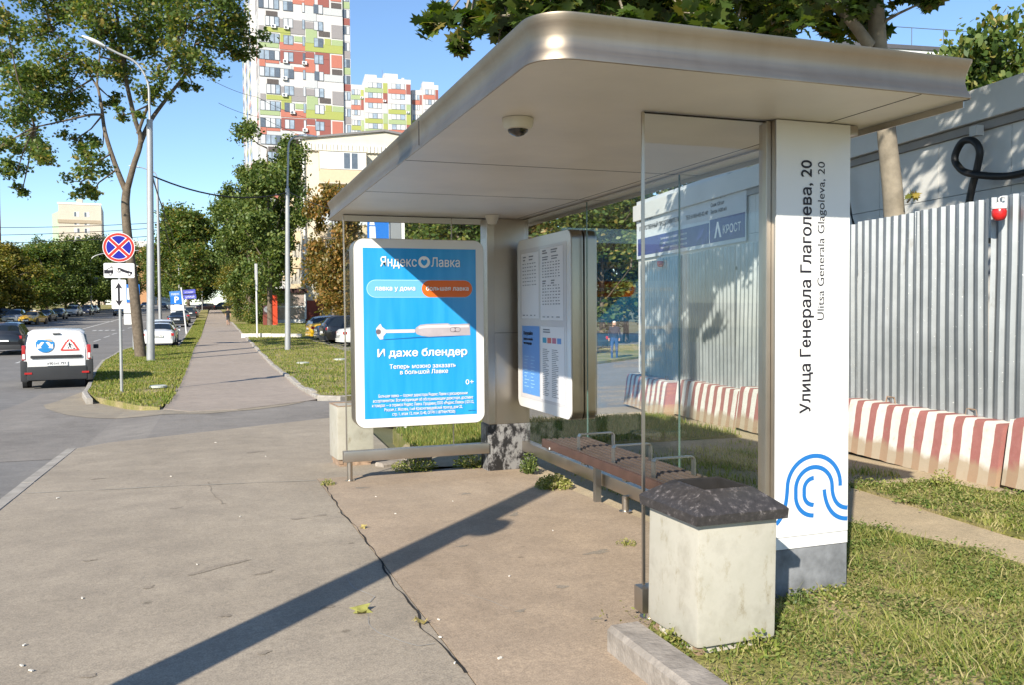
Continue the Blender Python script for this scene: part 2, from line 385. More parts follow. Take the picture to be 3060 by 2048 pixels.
kerb([(-2.78, 22.4), (-3.2, 25), (-3.32, 26.8), (-4.05, 34.7), (-4.42, 40.8), (-4.4, 47.9), (-4.07, 51.6)], .03, .14, 1.0, .008, side=1)
kerb([(-1.7, 51.6), (-1.66, 112)], .03, .12, 2.0, .01, side=1)
kerb([(2.28, 20.2), (2.3, 62)], .075, .14, .9, .03, side=1)
kerb([(2.3, 19.95), (2.75, 19.4)], .07, .14, .7, .01, side=-1)
kerb([(2.75, 19.4), (4.1, 20.2), (9.0, 26.1)], .06, .14, 1.0, .01, side=-1)
kerb([(2.3, 62.4), (2.3, 100)], .06, .14, 2, .03, side=1)
kerb([(2.12, 61.9), (6.0, 60.4)], .30, .22, 1.9, .03, side=1, m=mat('white_kerb', (.62,.58,.52), .85, var=.15, scale=4))
M_kerb2 = mat('worn_kerb', (.33,.29,.25), .95, var=.35, scale=7, bump=.7, bscale=35, spec=.15)
kerb([(1.62, 3.36), (1.62, 2.62)], .115, .17, 1.0, .004, side=-1, m=M_kerb2)
kerb([(1.64, 2.6), (1.72, 1.2)], .085, .2, .8, .015, side=-1, m=M_kerb2)
kerb([(1.72, 9.05), (2.35, 9.35)], .06, .15, .35, .02, side=-1, m=M_kerb2)

# road paint
def paint(name, poly, off=-.115): return sheet(name, poly, off, M_paint)
paint('road_marking', [(-11.05, 60), (-10.9, 60), (-11.2, 180), (-11.4, 180)])
for k, y in enumerate((20, 31, 42.6, 62.6, 68.5, 74, 80.5, 88, 98, 108, 120)):
    paint('road_marking', [(-8.1 if y < 50 else -7.3, y), (-7.98 if y < 50 else -7.18, y), (-7.98 if y < 50 else -7.1, y+3), (-8.1 if y < 50 else -7.22, y+3)])
paint('road_marking', [(-17, 110), (-10.8, 111.5), (-10.8, 112.6), (-17, 111)])
paint('road_marking', [(-17, 126), (-11.8, 137), (-11.8, 139), (-17, 128)])
for k in range(4): paint('road_marking', [(-9.7+k*.5, 82.5), (-9.4+k*.5, 82.5), (-9.4+k*.5, 84.2), (-9.7+k*.5, 84.2)])
# the long open joint in the asphalt and its hairline cracks
M_crack = mat('dark_joint', (.02,.018,.016), 1, var=0)
def crack(name, pts, wid, m, off=.004):
    P = []
    for (a, b) in zip(pts, pts[1:]):
        n = max(2, int(math.dist(a, b)/.045))
        for i in range(n): P.append((a[0]+(b[0]-a[0])*i/n, a[1]+(b[1]-a[1])*i/n))
    L, Rr = [], []
    for i, (x, y) in enumerate(P):
        a = P[max(i-1, 0)]; b = P[min(i+1, len(P)-1)]; d = Vector((b[0]-a[0], b[1]-a[1])).normalized()
        k = wid*(.55+.4*math.sin(i*.37)+.25*rnd.random())*.5; j = .006*math.sin(i*.31)+.005*math.sin(i*.83+1)+rnd.uniform(-.0015, .0015)
        cx, cy = x - d.y*j, y + d.x*j
        L.append((cx-d.y*k, cy+d.x*k)); Rr.append((cx+d.y*k, cy-d.x*k))
    n = len(P); mb = MB(); mb.add([(x, y, g(y)+off) for x, y in L+Rr], [(i, i+1, n+i+1, n+i) for i in range(n-1)])
    return tag(mb.build(name, m), kind='structure')
crack('pavement_joint', [(1.0, 8.4), (.99, 7.6), (.965, 7.0), (.99, 5.9), (.97, 5.2), (.945, 4.6), (.96, 4.2), (.93, 3.95), (.965, 3.6), (.96, 3.3)], .013, M_crack)
M_hair = mat('pale_crack', (.33,.31,.28), 1, var=.2)
crack('hairline_crack', [(.93, 3.72), (.86, 3.72), (.8, 3.8), (.73, 3.95), (.70, 4.1), (.72, 4.35), (.80, 4.52), (.74, 4.72), (.72, 4.9), (.77, 5.05)], .007, M_hair, .003)
crack('pavement_seam', [(-1.65, 8.95), (-.2, 8.75), (1.0, 8.5)], .026, mat('pale_seam', (.36,.33,.28), 1, var=.2), .0035)

# grass
def blades(name, poly, n, h, wd, off, m, seed=1, clump=.5, spread=.5, lean=.5):
    """single blades of grass scattered in a polygon, more of them where the ground is fertile"""
    rg = np.random.default_rng(seed); P = np.array(poly); lo, hi = P.min(0), P.max(0)
    pts = np.empty((0, 2))
    while len(pts) < n:
        q = lo + (hi-lo)*rg.random((n*2, 2)); ins = np.zeros(len(q), bool); j = len(P)-1
        for i in range(len(P)):
            c = ((P[i, 1] > q[:, 1]) != (P[j, 1] > q[:, 1])) & (q[:, 0] < (P[j, 0]-P[i, 0])*(q[:, 1]-P[i, 1])/(P[j, 1]-P[i, 1]+1e-9)+P[i, 0]); ins ^= c; j = i
        q = q[ins]
        d = np.sin(q[:, 0]*2.1+seed)*np.sin(q[:, 1]*1.7+seed*2)+.6*np.sin(q[:, 0]*5.3+q[:, 1]*4.1)+.5*np.sin(q[:, 0]*.9-q[:, 1]*1.3)
        q = q[rg.random(len(q)) < np.clip(1-clump+clump*d*.6, .05, 1)]
        pts = np.vstack([pts, q])
    pts = pts[:n]; z = np.interp(pts[:, 1], _PY, _PZ)+off
    a = rg.random(n)*2*np.pi; hh = h*(.45+rg.random(n)*.9); ww = wd*(.6+.8*rg.random(n))
    la = rg.random(n)*2*np.pi; ln = hh*lean*(.3+rg.random(n))
    base = np.c_[pts, z-.01]; sx = np.c_[np.cos(a)*ww/2, np.sin(a)*ww/2, np.zeros(n)]; ld = np.c_[np.cos(la)*ln, np.sin(la)*ln, np.zeros(n)]
    mid = base+ld*.35+np.c_[np.zeros(n), np.zeros(n), hh*.6]; tip = base+ld+np.c_[np.zeros(n), np.zeros(n), hh]
    V = np.stack([base-sx, base+sx, mid+sx*.8, mid-sx*.8, tip], 1).reshape(-1, 3)
    i = np.arange(n)*5
    F = np.concatenate([np.c_[i, i+1, i+2], np.c_[i, i+2, i+3], np.c_[i+3, i+2, i+4]])
    return np_mesh(name, V, F, m)
M_grass = leaf_mat('grass_blades', gloss=.008, stops=[(.0, (.13,.18,.035)), (.3, (.21,.245,.05)), (.6, (.32,.31,.095)), (.9, (.44,.38,.19))], trans=.3)
M_grass2 = leaf_mat('lawn_blades', gloss=.008, stops=[(.0, (.09,.15,.025)), (.35, (.15,.195,.035)), (.65, (.25,.25,.06)), (1.0, (.34,.29,.11))], trans=.3)
def lawn_grass(name, label, *a, **k):
    o = blades(*((name,)+a), **k); return tag(o, label, 'grass', kind='stuff')

lawn_grass('grass', 'patchy dry green grass around the near litter bin', [(1.8, .6), (4.4, .6), (4.36, 3.6), (4.4, 4.0), (4.2, 4.9), (3.2, 3.9), (2.0, 3.55), (1.8, 3.3)], 52000, .036, .0042, .025, M_grass, seed=3, clump=.95, lean=1.1)
lawn_grass('grass', 'grass tufts between the dirt path and the striped blocks', [(4.95, 1.5), (6.15, 1.5), (6.15, 5.9), (5.4, 6.25), (5.0, 4.3)], 15000, .05, .008, .004, M_grass, seed=5, clump=.85, lean=.9)
lawn_grass('grass', 'grass patch seen through the far glass panel', [(2.3, 9.9), (6.6, 9.6), (6.9, 12.4), (3.3, 12.9), (2.55, 12.6)], 16000, .09, .012, .02, M_grass2, seed=6, clump=.5)
lawn_grass('grass', 'sparse weeds in the shade behind the shelter', [(3.3, 4.6), (6.2, 6.4), (6.3, 9.2), (3.3, 8.6)], 5000, .07, .01, -.012, M_grass, seed=16, clump=.9)
lawn_grass('grass', 'mown lawn right of the footway', [(2.44, 20.1), (2.9, 19.6), (4, 20.4), (9, 26.4), (12, 44), (12, 92), (2.44, 92)], 52000, .07, .03, .055, M_grass2, seed=7, clump=.35)
lawn_grass('grass', 'mown grass of the kerbside island under the big tree', [(-1.0, 19.0), (-1.4, 19.5), (-2.6, 22.8), (-3.05, 25), (-3.2, 26.8), (-3.93, 34.7), (-4.28, 40.8), (-4.26, 47.9), (-3.95, 51.5), (-1.6, 51.5), (-1.55, 110), (-.42, 110), (-.56, 66), (-.80, 48), (-.82, 30), (-.84, 20)], 36000, .065, .025, .02, M_grass2, seed=8, clump=.4)

def leaflets(name, label, poly, n, size, off, m, seed):
    """low creeping weeds: small leaves lying close to the soil in loose patches"""
    rg = np.random.default_rng(seed); P = np.array(poly); lo, hi = P.min(0), P.max(0); k = n//150
    c = lo+(hi-lo)*rg.random((k*3, 2)); ins = np.zeros(len(c), bool); j = len(P)-1
    for i in range(len(P)):
        ins ^= ((P[i, 1] > c[:, 1]) != (P[j, 1] > c[:, 1])) & (c[:, 0] < (P[j, 0]-P[i, 0])*(c[:, 1]-P[i, 1])/(P[j, 1]-P[i, 1]+1e-9)+P[i, 0]); j = i
    c = c[ins][:k]; r_ = .07+.22*rg.random(len(c))**2
    idx = rg.integers(0, len(c), n); q = c[idx]+rg.normal(size=(n, 2))*r_[idx][:, None]*.6
    h = np.abs(rg.normal(size=n))*.012+.004+.02*rg.random(n)*(r_[idx] > .1)
    C = np.c_[q, np.interp(q[:, 1], _PY, _PZ)+off+h]; nn = rg.normal(size=(n, 3))*.6; nn[:, 2] = 1; nn /= np.linalg.norm(nn, axis=1, keepdims=True)
    t1 = np.cross(nn, rg.normal(size=(n, 3))); t1 /= np.linalg.norm(t1, axis=1, keepdims=True); t2 = np.cross(nn, t1); S = (size*(.5+rg.random(n)))[:, None]
    V = np.stack([C-t2*S*.5, C+t1*S*.24, C+t2*S*.5, C-t1*S*.24], 1).reshape(-1, 3); i = np.arange(n)*4
    return tag(np_mesh(name, V, np.c_[i, i+1, i+2, i+3], m), label, 'weeds', kind='stuff')
M_weed = leaf_mat('weed_leaflets', gloss=.01, stops=[(.0, (.09,.14,.035)), (.4, (.15,.19,.05)), (.75, (.23,.24,.08)), (1.0, (.33,.28,.13))], trans=.25)
leaflets('creeping_weeds', 'low creeping weeds in the near grass by the bin', [(1.8, .6), (4.4, .6), (4.36, 3.6), (4.4, 4.0), (4.2, 4.9), (3.2, 3.9), (2.0, 3.55), (1.8, 3.3)], 40000, .021, .025, M_weed, 4)
leaflets('creeping_weeds', 'low creeping weeds between the dirt path and the blocks', [(4.95, 1.5), (6.15, 1.5), (6.15, 5.9), (5.4, 6.25), (5.0, 4.3)], 12000, .028, .006, M_weed, 9)

lawn_grass('grass', 'taller grass tufts scattered in the near lawn', [(1.85, .8), (4.35, .8), (4.3, 3.6), (4.1, 4.7), (3.2, 3.85), (2.5, 3.5), (1.85, 3.0)], 7000, .085, .0045, .02, M_grass, seed=33, clump=.98, lean=.9)
# stains trodden into the asphalt
M_stain = paving('asphalt_stain', (.30,.255,.205), (.255,.215,.17), .4, stains=False)
def blob(x, y, rx, ry, rot=0):
    out = []; ph = rnd.uniform(0, 6)
    for i in range(18):
        a = 2*math.pi*i/18; k = 1+.22*math.sin(3*a+ph)+.15*math.sin(5*a+2*ph)+rnd.uniform(-.1, .1); u, v = rx*k*math.cos(a), ry*k*math.sin(a)
        out.append((x+u*math.cos(rot)-v*math.sin(rot), y+u*math.sin(rot)+v*math.cos(rot)))
    return out
for (x, y, rx, ry, ro) in ((.02, 5.5, .22, .035, .6), (.28, 5.25, .06, .02, .5), (-.3, 7.6, .05, .018, .2), (.62, 6.75, .06, .03, 0), (.8, 6.8, .05, .03, .3), (-.75, 6.0, .04, .02, 0), (.55, 4.45, .035, .025, 0), (.2, 3.9, .03, .022, .4), (1.55, 5.4, .04, .02, .3), (2.3, 4.9, .09, .04, .2), (1.8, 4.3, .035, .03, 0), (1.45, 4.0, .03, .02, .6), (2.2, 6.2, .07, .03, 1), (1.3, 7.9, .06, .04, 0), (-.5, 3.9, .03, .02, 0), (.05, 4.5, .03, .02, 0), (1.75, 3.75, .03, .02, 0), (-1.1, 9.6, .08, .03, .2), (.5, 11.0, .12, .05, .5), (2.1, 7.2, .05, .03, .4), (-.35, 5.2, .035, .02, 1.)):
    sheet('pavement_stain', blob(x, y, rx, ry, ro), .0025, M_stain)
crack('hairline_crack', [(1.25, 4.4), (1.36, 4.2), (1.4, 4.0)], .004, M_hair, .004); crack('hairline_crack', [(-.05, 8.9), (.0, 8.2), (.08, 7.6)], .012, M_stain, .003)
# ================================================================== bus shelter
M_steel = mat('brushed_steel', (.50,.45,.39), .36, 1, var=.08, scale=2)
def brushed():
    m, t, b = node_mat('brushed_fascia'); co = _geo(t)
    n = _noise(t, co, 1, 3, .5, (2, 2, 160)); sm = _noise(t, co, 2.2, 4)
    c = _ramp(t, sm, [(.3, (.31,.255,.195)), (.7, (.37,.31,.24))]); st = _noise(t, co, 1, 4, .6, (9, 9, .8)); c = _mix(t, .18, c, _ramp(t, st, [(.38, (.72,.70,.66)), (.55, (1,1,1))]), 'MULTIPLY'); t.links.new(c, b.inputs['Base Color'])
    b.inputs['Metallic'].default_value = 1
    rr = t.nodes.new('ShaderNodeMapRange'); rr.inputs[3].default_value = .4; rr.inputs[4].default_value = .54; t.links.new(n, rr.inputs[0]); t.links.new(rr.outputs[0], b.inputs['Roughness'])
    _bump(t, b, n, .06, .002); MATS['brushed_fascia'] = m; return m
M_fascia = brushed()
M_soffit = mat('soffit_white', (.66,.63,.58), .45, var=.1, scale=1.6, spec=.5)
M_seam = mat('dark_gap', (.03,.03,.03), .9, var=0)
M_white = mat('white_enamel', (.74,.735,.72), .3, var=.02, spec=.5)
M_greybase = mat('grey_base_paint', (.19,.195,.205), .55, var=.35, scale=12, bump=.15, bscale=30)
def scuffed():
    m, t, b = node_mat('peeling_black_paint'); co = _geo(t)
    n = _noise(t, co, 9, 6, .75, (1, 1, .6))
    c = _ramp(t, n, [(.44, (.22,.215,.21)), (.5, (.10,.095,.095)), (.53, (.012,.011,.011))]); t.links.new(c, b.inputs['Base Color'])
    rr = t.nodes.new('ShaderNodeMapRange'); rr.inputs[3].default_value = .75; rr.inputs[4].default_value = .3; t.links.new(n, rr.inputs[0]); t.links.new(rr.outputs[0], b.inputs['Roughness'])
    _bump(t, b, n, .4, .004); MATS['peel'] = m; return m
M_peel = scuffed()
M_glass = glass_mat('shelter_glass', (.972, .987, .98))
M_edge = mat('glass_edge', (.10,.17,.15), .2, var=0, spec=.6)
M_blue = mat('transit_blue', (.014,.155,.46), .4, var=0)
M_ink = mat('black_ink', (.015,.012,.018), .45, var=0)
SZ = 2.45
sh = thing('bus_shelter', 'open bus shelter with flat metal-edged canopy and glass walls', 'bus shelter', (2.2, 6.0, -.08))
XL, XR, YN, YF = 1.167, 3.289, 2.994, 9.004
def rrect(r_nl, r_o, n=10):
    out = []
    def arc(cx, cy, r_, a0):
        for i in range(n+1):
            a = R(a0+90*i/n); out.append((Vector((cx+r_*math.cos(a), cy+r_*math.sin(a))), Vector((math.cos(a), math.sin(a)))))
    arc(XL+r_nl, YN+r_nl, r_nl, 180); arc(XR-r_o, YN+r_o, r_o, 270); arc(XR-r_o, YF-r_o, r_o, 0); arc(XL+r_nl*.5, YF-r_nl*.5, r_nl*.5, 90)
    return out
path = rrect(.16, .03)
prof = [(-.006, SZ-.002), (.0, SZ), (0, SZ+.012), (-.016, SZ+.04), (-.024, SZ+.07), (-.022, SZ+.10), (-.008, SZ+.14), (.004, SZ+.165), (.004, SZ+.174), (-.03, SZ+.178)]
mb = MB(); n = len(path); k = len(prof)
mb.add([(q.x+d.x*o, q.y+d.y*o, z) for q, d in path for o, z in prof], [(i*k+j, ((i+1) % n)*k+j, ((i+1) % n)*k+j+1, i*k+j+1) for i in range(n) for j in range(k-1)])
roof = mb.build('canopy_edge', M_fascia, sh, smooth=50, world=True)
mb = MB(); mb.add([(q.x-d.x*.02, q.y-d.y*.02, SZ+.16) for q, d in path], [tuple(range(n))]); mb.build('canopy_top', mat('roof_sheet', (.3,.3,.29), .8), sh, world=True)
# dark fascia joint lines
for y in (4.86,): MB().box(XL-.012, XL-.006, y-.0015, y+.0015, SZ+.01, SZ+.15).build('canopy_edge_joint', M_seam, roof, world=True)
# soffit panels
def inset(ins): return [Vector((q.x-d.x*ins, q.y-d.y*ins)) for q, d in path]
ins = inset(.006)
ycut = [YN+.005, 5.31, 6.757, YF-.005]
for a, b in zip(ycut, ycut[1:]):
    bm = bmesh.new(); bm.faces.new([bm.verts.new((q.x, q.y, SZ+.002)) for q in ins])
    for y, s_ in ((a+.004, 1), (b-.004, -1)):
        bmesh.ops.bisect_plane(bm, geom=bm.verts[:]+bm.edges[:]+bm.faces[:], plane_co=(0, y, 0), plane_no=(0, s_, 0), clear_inner=True)
    ext = bmesh.ops.extrude_face_region(bm, geom=bm.faces[:]); bmesh.ops.translate(bm, verts=[v for v in ext['geom'] if isinstance(v, bmesh.types.BMVert)], vec=(0, 0, .02))
    bmesh.ops.recalc_face_normals(bm, faces=bm.faces)
    me = bpy.data.meshes.new('soffit_panel'); bm.to_mesh(me); bm.free(); me.materials.append(M_soffit); me.transform(Matrix.Translation(-sh.location))
    o = bpy.data.objects.new('soffit_panel', me); COL.objects.link(o); o.parent = sh
for y in (5.31, 6.757): MB().box(XL+.004, XR-.01, y-.004, y+.004, SZ+.0008, SZ+.004).build('soffit_seam', M_seam, sh, world=True)
MB().box(3.0, 3.006, YN+.02, 8.3, SZ+.0006, SZ+.003).build('soffit_seam', M_seam, sh, world=True)
mb = MB(); mb.add([(q.x, q.y, SZ+.03) for q in inset(.03)], [tuple(range(n))]); mb.build('soffit_backing', M_seam, sh, world=True)
# columns
CX0, CX1 = 2.684, 3.133
def column(y0, y1, base_m, base_top, zb, near):
    MB().box(CX0, CX1, y0, y1, base_top, SZ-.002).build('column', M_steel, sh, world=True, bevel=.004, smooth=40)
    MB().box(CX0-.012, CX1+.004, y0-.006, y1+.006, zb-.25, base_top-.002).build('column_base', base_m, sh, world=True, bevel=.006, smooth=40)
column(3.624, 3.76, M_greybase, .27, 0, True)
column(8.33, 8.56, M_peel, .33, -.15, False)
MB().box(CX0-.004, CX0+.07, 8.322, 8.34, .34, SZ-.004).build('column_cover_strip', M_steel, sh, world=True, bevel=.002)
MB().box(CX0+.074, CX1, 8.32, 8.33, 1.28, 1.283).build('column_seam', M_seam, sh, world=True)
nb = MB().box(CX0, CX1+.004, 3.612, 3.622, .334, SZ-.003).build('name_board', M_white, sh, world=True, bevel=.003, smooth=40)
MB().box(CX0-.004, CX1+.003, 3.614, 3.622, .272, .331).build('name_board_skirt', mat('scuffed_white', (.74,.73,.71), .45, var=.12, scale=14), sh, world=True)
FY = 3.6105
text_part('Улица Генерала Глаголева, 20', 'lettering', M_ink, nb, (2.893, FY, .965), (0,0,1), (-1,0,0), width=1.288, height=.0665, bold=.012)
text_part('Ulitsa Generala Glagoleva, 20', 'lettering', M_ink, nb, (2.975, FY, 1.445), (0,0,1), (-1,0,0), width=.805, height=.044, bold=-.002)
def ribbon(pts, wd, name, m, parent, y):
    P = [Vector(q) for q in pts]; L, Q = [], []
    for i, q in enumerate(P):
        d = (P[min(i+1, len(P)-1)]-P[max(i-1, 0)]).normalized(); nn = Vector((-d.y, d.x))*wd/2; L.append(q+nn); Q.append(q-nn)
    n_ = len(P); mb = MB(); mb.add([(q.x, y, q.y) for q in L+Q], [(i, i+1, n_+i+1, n_+i) for i in range(n_-1)])
    return mb.build(name, m, parent, world=True)
def arc2(cx, cy, r_, a0, a1, n_=22): return [(cx+r_*math.cos(R(a0+(a1-a0)*i/n_)), cy+r_*math.sin(R(a0+(a1-a0)*i/n_))) for i in range(n_+1)]
def lx(X, Y): return (CX0+(X-30)*.0011, .752-(Y-308)*.00104)
def bez(a, b, c, d, n_=14): return [tuple((1-t)**3*a[i]+3*t*(1-t)**2*b[i]+3*t*t*(1-t)*c[i]+t**3*d[i] for i in (0, 1)) for t in [j/n_ for j in range(n_+1)]]
ca = bez((34, 640), (78, 600), (90, 550), (95, 470))[:-1] + [(245+150*math.cos(R(a)), 468-150*math.sin(R(a))) for a in range(180, -7, -8)]
cb = [(243, 615)] + [(245+103*math.cos(R(a)), 512-103*math.sin(R(a))) for a in range(-95, -181, -8)] + [(142, 480)] + [(245+103*math.cos(R(a)), 477-103*math.sin(R(a))) for a in range(178, -1, -8)] + bez((348, 485), (352, 550), (385, 590), (438, 593))[1:]
cc = [(243, 563)] + [(243+54*math.cos(R(a)), 508-54*math.sin(R(a))) for a in range(-95, -181, -10)] + [(243+54*math.cos(R(a)), 482-54*math.sin(R(a))) for a in range(180, 88, -10)]
cdv = bez((303, 490), (308, 570), (350, 645), (438, 648))
for c_ in (ca, cb, cc, cdv): ribbon([lx(*q) for q in c_], .0225, 'emblem_stroke', M_blue, nb, FY)
# glass walls
def pane(name, x0, x1, y0, y1, z0, z1):
    o = MB().box(x0, x1, y0, y1, z0, z1).build(name, M_glass, sh, world=True); return o
def edge_strip(x, y, z0, z1, t_=.012):
    MB().box(x-t_/2, x+t_/2, y-t_/2, y+t_/2, z0, z1).build('glass_edge_trim', M_steel, sh, world=True, bevel=.002)
pane('end_glass', 1.975, 2.655, 3.667, 3.677, .15, SZ-.004)
edge_strip(1.967, 3.672, .16, SZ-.003, .014)
MB().box(2.655, 2.682, 3.655, 3.69, .03, SZ-.003).build('glass_post', M_steel, sh, world=True, bevel=.002)
pane('end_glass', 1.243, 2.672, 8.338, 8.348, .13, SZ-.004)
edge_strip(1.236, 8.343, .14, SZ-.003, .014)
MB().box(2.31, 2.32, 8.35, 8.36, .14, SZ-.003).build('glass_joint', M_steel, sh, world=True)
bj = [3.78, 5.24, 6.785, 8.31]
for a, b in zip(bj, bj[1:]):
    pane('back_glass', 3.086, 3.096, a+.003, b-.003, .13, SZ-.004)
for y in bj[1:-1]: MB().box(3.085, 3.097, y-.0025, y+.0025, .14, SZ-.004).build('glass_joint', M_edge, sh, world=True)
MB().box(3.08, 3.10, 3.70, 8.33, SZ-.012, SZ-.003).build('glass_channel', M_steel, sh, world=True)
MB().box(1.235, 2.68, 8.334, 8.352, SZ-.010, SZ-.003).build('glass_channel', M_seam, sh, world=True)
MB().box(1.97, 2.655, 3.664, 3.68, SZ-.008, SZ-.003).build('glass_channel', M_seam, sh, world=True)
MB().box(3.278, 3.286, YN+.05, YF-.05, SZ-.03, SZ+.001).build('rear_lip', M_steel, sh, world=True)
def rail(x0, x1, y0, y1, z0, z1): return MB().box(x0, x1, y0, y1, z0, z1).build('bottom_rail', M_steel, sh, world=True, bevel=.005, smooth=40)
rail(1.2, 2.68, 8.30, 8.385, .04, .145)
rail(1.938, 2.68, 3.63, 3.715, .035, .155)
rail(3.045, 3.135, 3.77, 8.325, .04, .145)
def leg(x, y, top): 
    mb = MB(); mb.tube([(x, y, g(y)-.1), (x, y, top)], .027, 14); o = mb.build('leg', M_steel, sh, world=True, smooth=40)
    MB().lathe([(.05, g(y)+.002), (.05, g(y)+.008)], (x, y, 0), 14).build('foot_plate', M_steel, sh, world=True)
leg(1.262, 8.34, .041); leg(3.03, 5.95, .05); leg(3.05, 4.4, .041); leg(2.0, 3.67, .036)
# ceiling cameras and lamp
M_cream = mat('cream_plastic', (.62,.59,.50), .4, var=.03)
c1 = MB().lathe([(.078, SZ), (.078, SZ-.012), (.074, SZ-.035), (.066, SZ-.05), (.05, SZ-.054)], (1.456, 4.01, 0), 24).build('dome_camera', M_cream, sh, world=True, smooth=45)
MB().lathe([(.052, SZ-.052), (.047, SZ-.066), (.03, SZ-.078), (.012, SZ-.085)], (1.456, 4.01, 0), 20).build('camera_lens', mat('smoked_dome', (.012,.012,.012), .08, var=0, spec=.8), c1, world=True, smooth=60)
MB().lathe([(.075, SZ), (.07, SZ-.01), (.045, SZ-.075), (.04, SZ-.085)], (2.655, 8.08, 0), 18).build('ceiling_sensor', M_cream, sh, world=True, smooth=45)
MB().box(3.145, 3.19, 3.62, 3.69, SZ-.05, SZ-.004).build('cable_gland', M_steel, sh, world=True)

# ------------------------------------------------------------------ bench
M_wood = mat('stained_wood', (.085,.046,.034), .6, var=.3, scale=5, bump=.2, bscale=25, spec=.35)
M_slat = mat('worn_slat', (.10,.074,.06), .65, var=.3, scale=6, bump=.2, bscale=25)
M_arm = mat('matt_steel', (.36,.345,.32), .42, 1, var=.08)
be = thing('bench', 'brown slatted wooden bench with steel armrests inside the shelter', 'bench', (2.87, 5.5, g(5.5)))
BY0, BY1, BX0, BX1 = 4.15, 6.78, 2.665, 3.06
for i in range(7):
    x = BX0+.034+i*.056
    MB().box(x, x+.028, BY0, BY1, .374, .402).build('slat', M_slat, be, world=True, bevel=.006, smooth=40)
MB().box(BX0-.005, BX0+.022, BY0, BY1+.004, .335, .404).build('front_board', M_wood, be, world=True, bevel=.006, smooth=40)
for y in (6.72, 6.0, 5.3, 4.6): MB().box(BX0+.024, 3.04, y-.03, y+.03, .31, .368).build('bearer', M_arm, be, world=True)
for y in (6.13, 5.52, 4.93):
    mb = MB(); pts = [(BX0+.05, .395), (BX0+.05, .505), (BX0+.065, .525), (3.0, .525), (3.015, .505), (3.015, .395)]
    for a, b in zip(pts, pts[1:]): mb.beam((a[0], y, a[1]), (b[0], y, b[1]), .045, .008, up=(0, 0, 1) if abs(a[1]-b[1]) < .05 else (1, 0, 0))
    o = mb.build('armrest', M_arm, be, world=True)
for y in (4.7, 6.4): MB().beam((3.0, y, g(y)-.05), (3.0, y, .37), .05, .05, up=(1,0,0)).build('leg', M_arm, be, world=True)
MB().lathe([(.011, -.003), (.011, .0)], (BX0-.006, 6.6, .345), 12, axis='x').build('bolt_cap', M_white, be, world=True)

# ------------------------------------------------------------------ light boxes
M_boxframe = mat('box_edge_metal', (.40,.35,.28), .3, 1, var=.06)
M_facewhite = mat('box_face_white', (.68,.67,.65), .16, var=.015, spec=.5)
def rpoly(x0, x1, z0, z1, r_, n_=7):
    out = []
    for cx, cz, a0 in ((x1-r_, z1-r_, 0), (x0+r_, z1-r_, 90), (x0+r_, z0+r_, 180), (x1-r_, z0+r_, 270)):
        for i in range(n_+1): a = R(a0+90*i/n_); out.append((cx+r_*math.cos(a), cz+r_*math.sin(a)))
    return out
AX0, AX1, AZ0, AZ1, AY = 1.285, 2.572, .388, 2.203, 8.10
ad = thing('poster_light_box', 'rounded white-framed light box with blue blender advertisement on far wall', 'light box', (1.93, 8.2, .388))
mb = MB(); mb.prism(rpoly(AX0, AX1, AZ0, AZ1, .1), lambda x, z: (x, AY+.012, z), lambda x, z: (x, 8.332, z)); mb.build('casing', M_boxframe, ad, world=True, smooth=35)
fr = MB(); fr.prism(rpoly(AX0+.006, AX1-.006, AZ0+.006, AZ1-.006, .095), lambda x, z: (x, AY, z), lambda x, z: (x, AY+.011, z)); fr.build('face_frame', M_facewhite, ad, world=True, smooth=35)
def poster_blue():
    m, t, b = node_mat('poster_blue'); co = _geo(t)
    n = _noise(t, co, 1.5, 3, .5, (9, 1, .8))
    t.links.new(_ramp(t, n, [(.3, (.012,.27,.64)), (.75, (.03,.33,.70))]), b.inputs['Base Color']); b.inputs['Roughness'].default_value = .18
    b.inputs['Specular IOR Level'].default_value = .45; MATS['poster_blue'] = m; return m
PX0, PX1, PZ0, PZ1 = 1.375, 2.488, .477, 2.112
po = MB().box(PX0, PX1, AY-.002, AY-.0005, PZ0, PZ1).build('poster', poster_blue(), ad, world=True)
M_pw = mat('poster_white', (.80,.80,.80), .25, var=0); M_pil = mat('poster_pale_blue', (.14,.42,.78), .25, var=0); M_pole = mat('poster_rim_blue', (.35,.62,.88), .25, var=0)
M_por = mat('poster_orange', (.72,.13,.015), .25, var=0)
def px(X, Y): return (PX0+(X-140)*.001262, PZ1-(Y-130)*.001229)
def flat(poly, name, m, y, parent=po):
    mb = MB(); mb.add([(x, y, z) for x, z in poly], [tuple(range(len(poly)))]); return mb.build(name, m, parent, world=True)
def ptxt(s, X, Y, w_, bold=0, cap=None, align='LEFT', m=None):
    q = px(X, Y); text_part(s, 'lettering', m or M_pw, po, (q[0], AY-.0068, q[1]), (1,0,0), (0,0,1), width=w_*.001262, height=cap*.001229 if cap else None, bold=bold, align=align)
ptxt('Яндекс', 272, 271, 278, .012, 76); ptxt('Лавка', 665, 271, 226, .012, 74)
def circ(X, Y, r_, n_=28): return [px(X+r_*math.cos(2*math.pi*i/n_), Y+r_*math.sin(2*math.pi*i/n_)) for i in range(n_)]
flat(circ(609, 235, 46), 'logo_disc', M_pw, AY-.004); flat([px(*q) for q in [(609, 266), (592, 252), (583, 235), (585, 220), (596, 213), (609, 224), (622, 213), (633, 220), (635, 235), (626, 252)]], 'logo_heart', MATS['poster_blue'], AY-.0055)
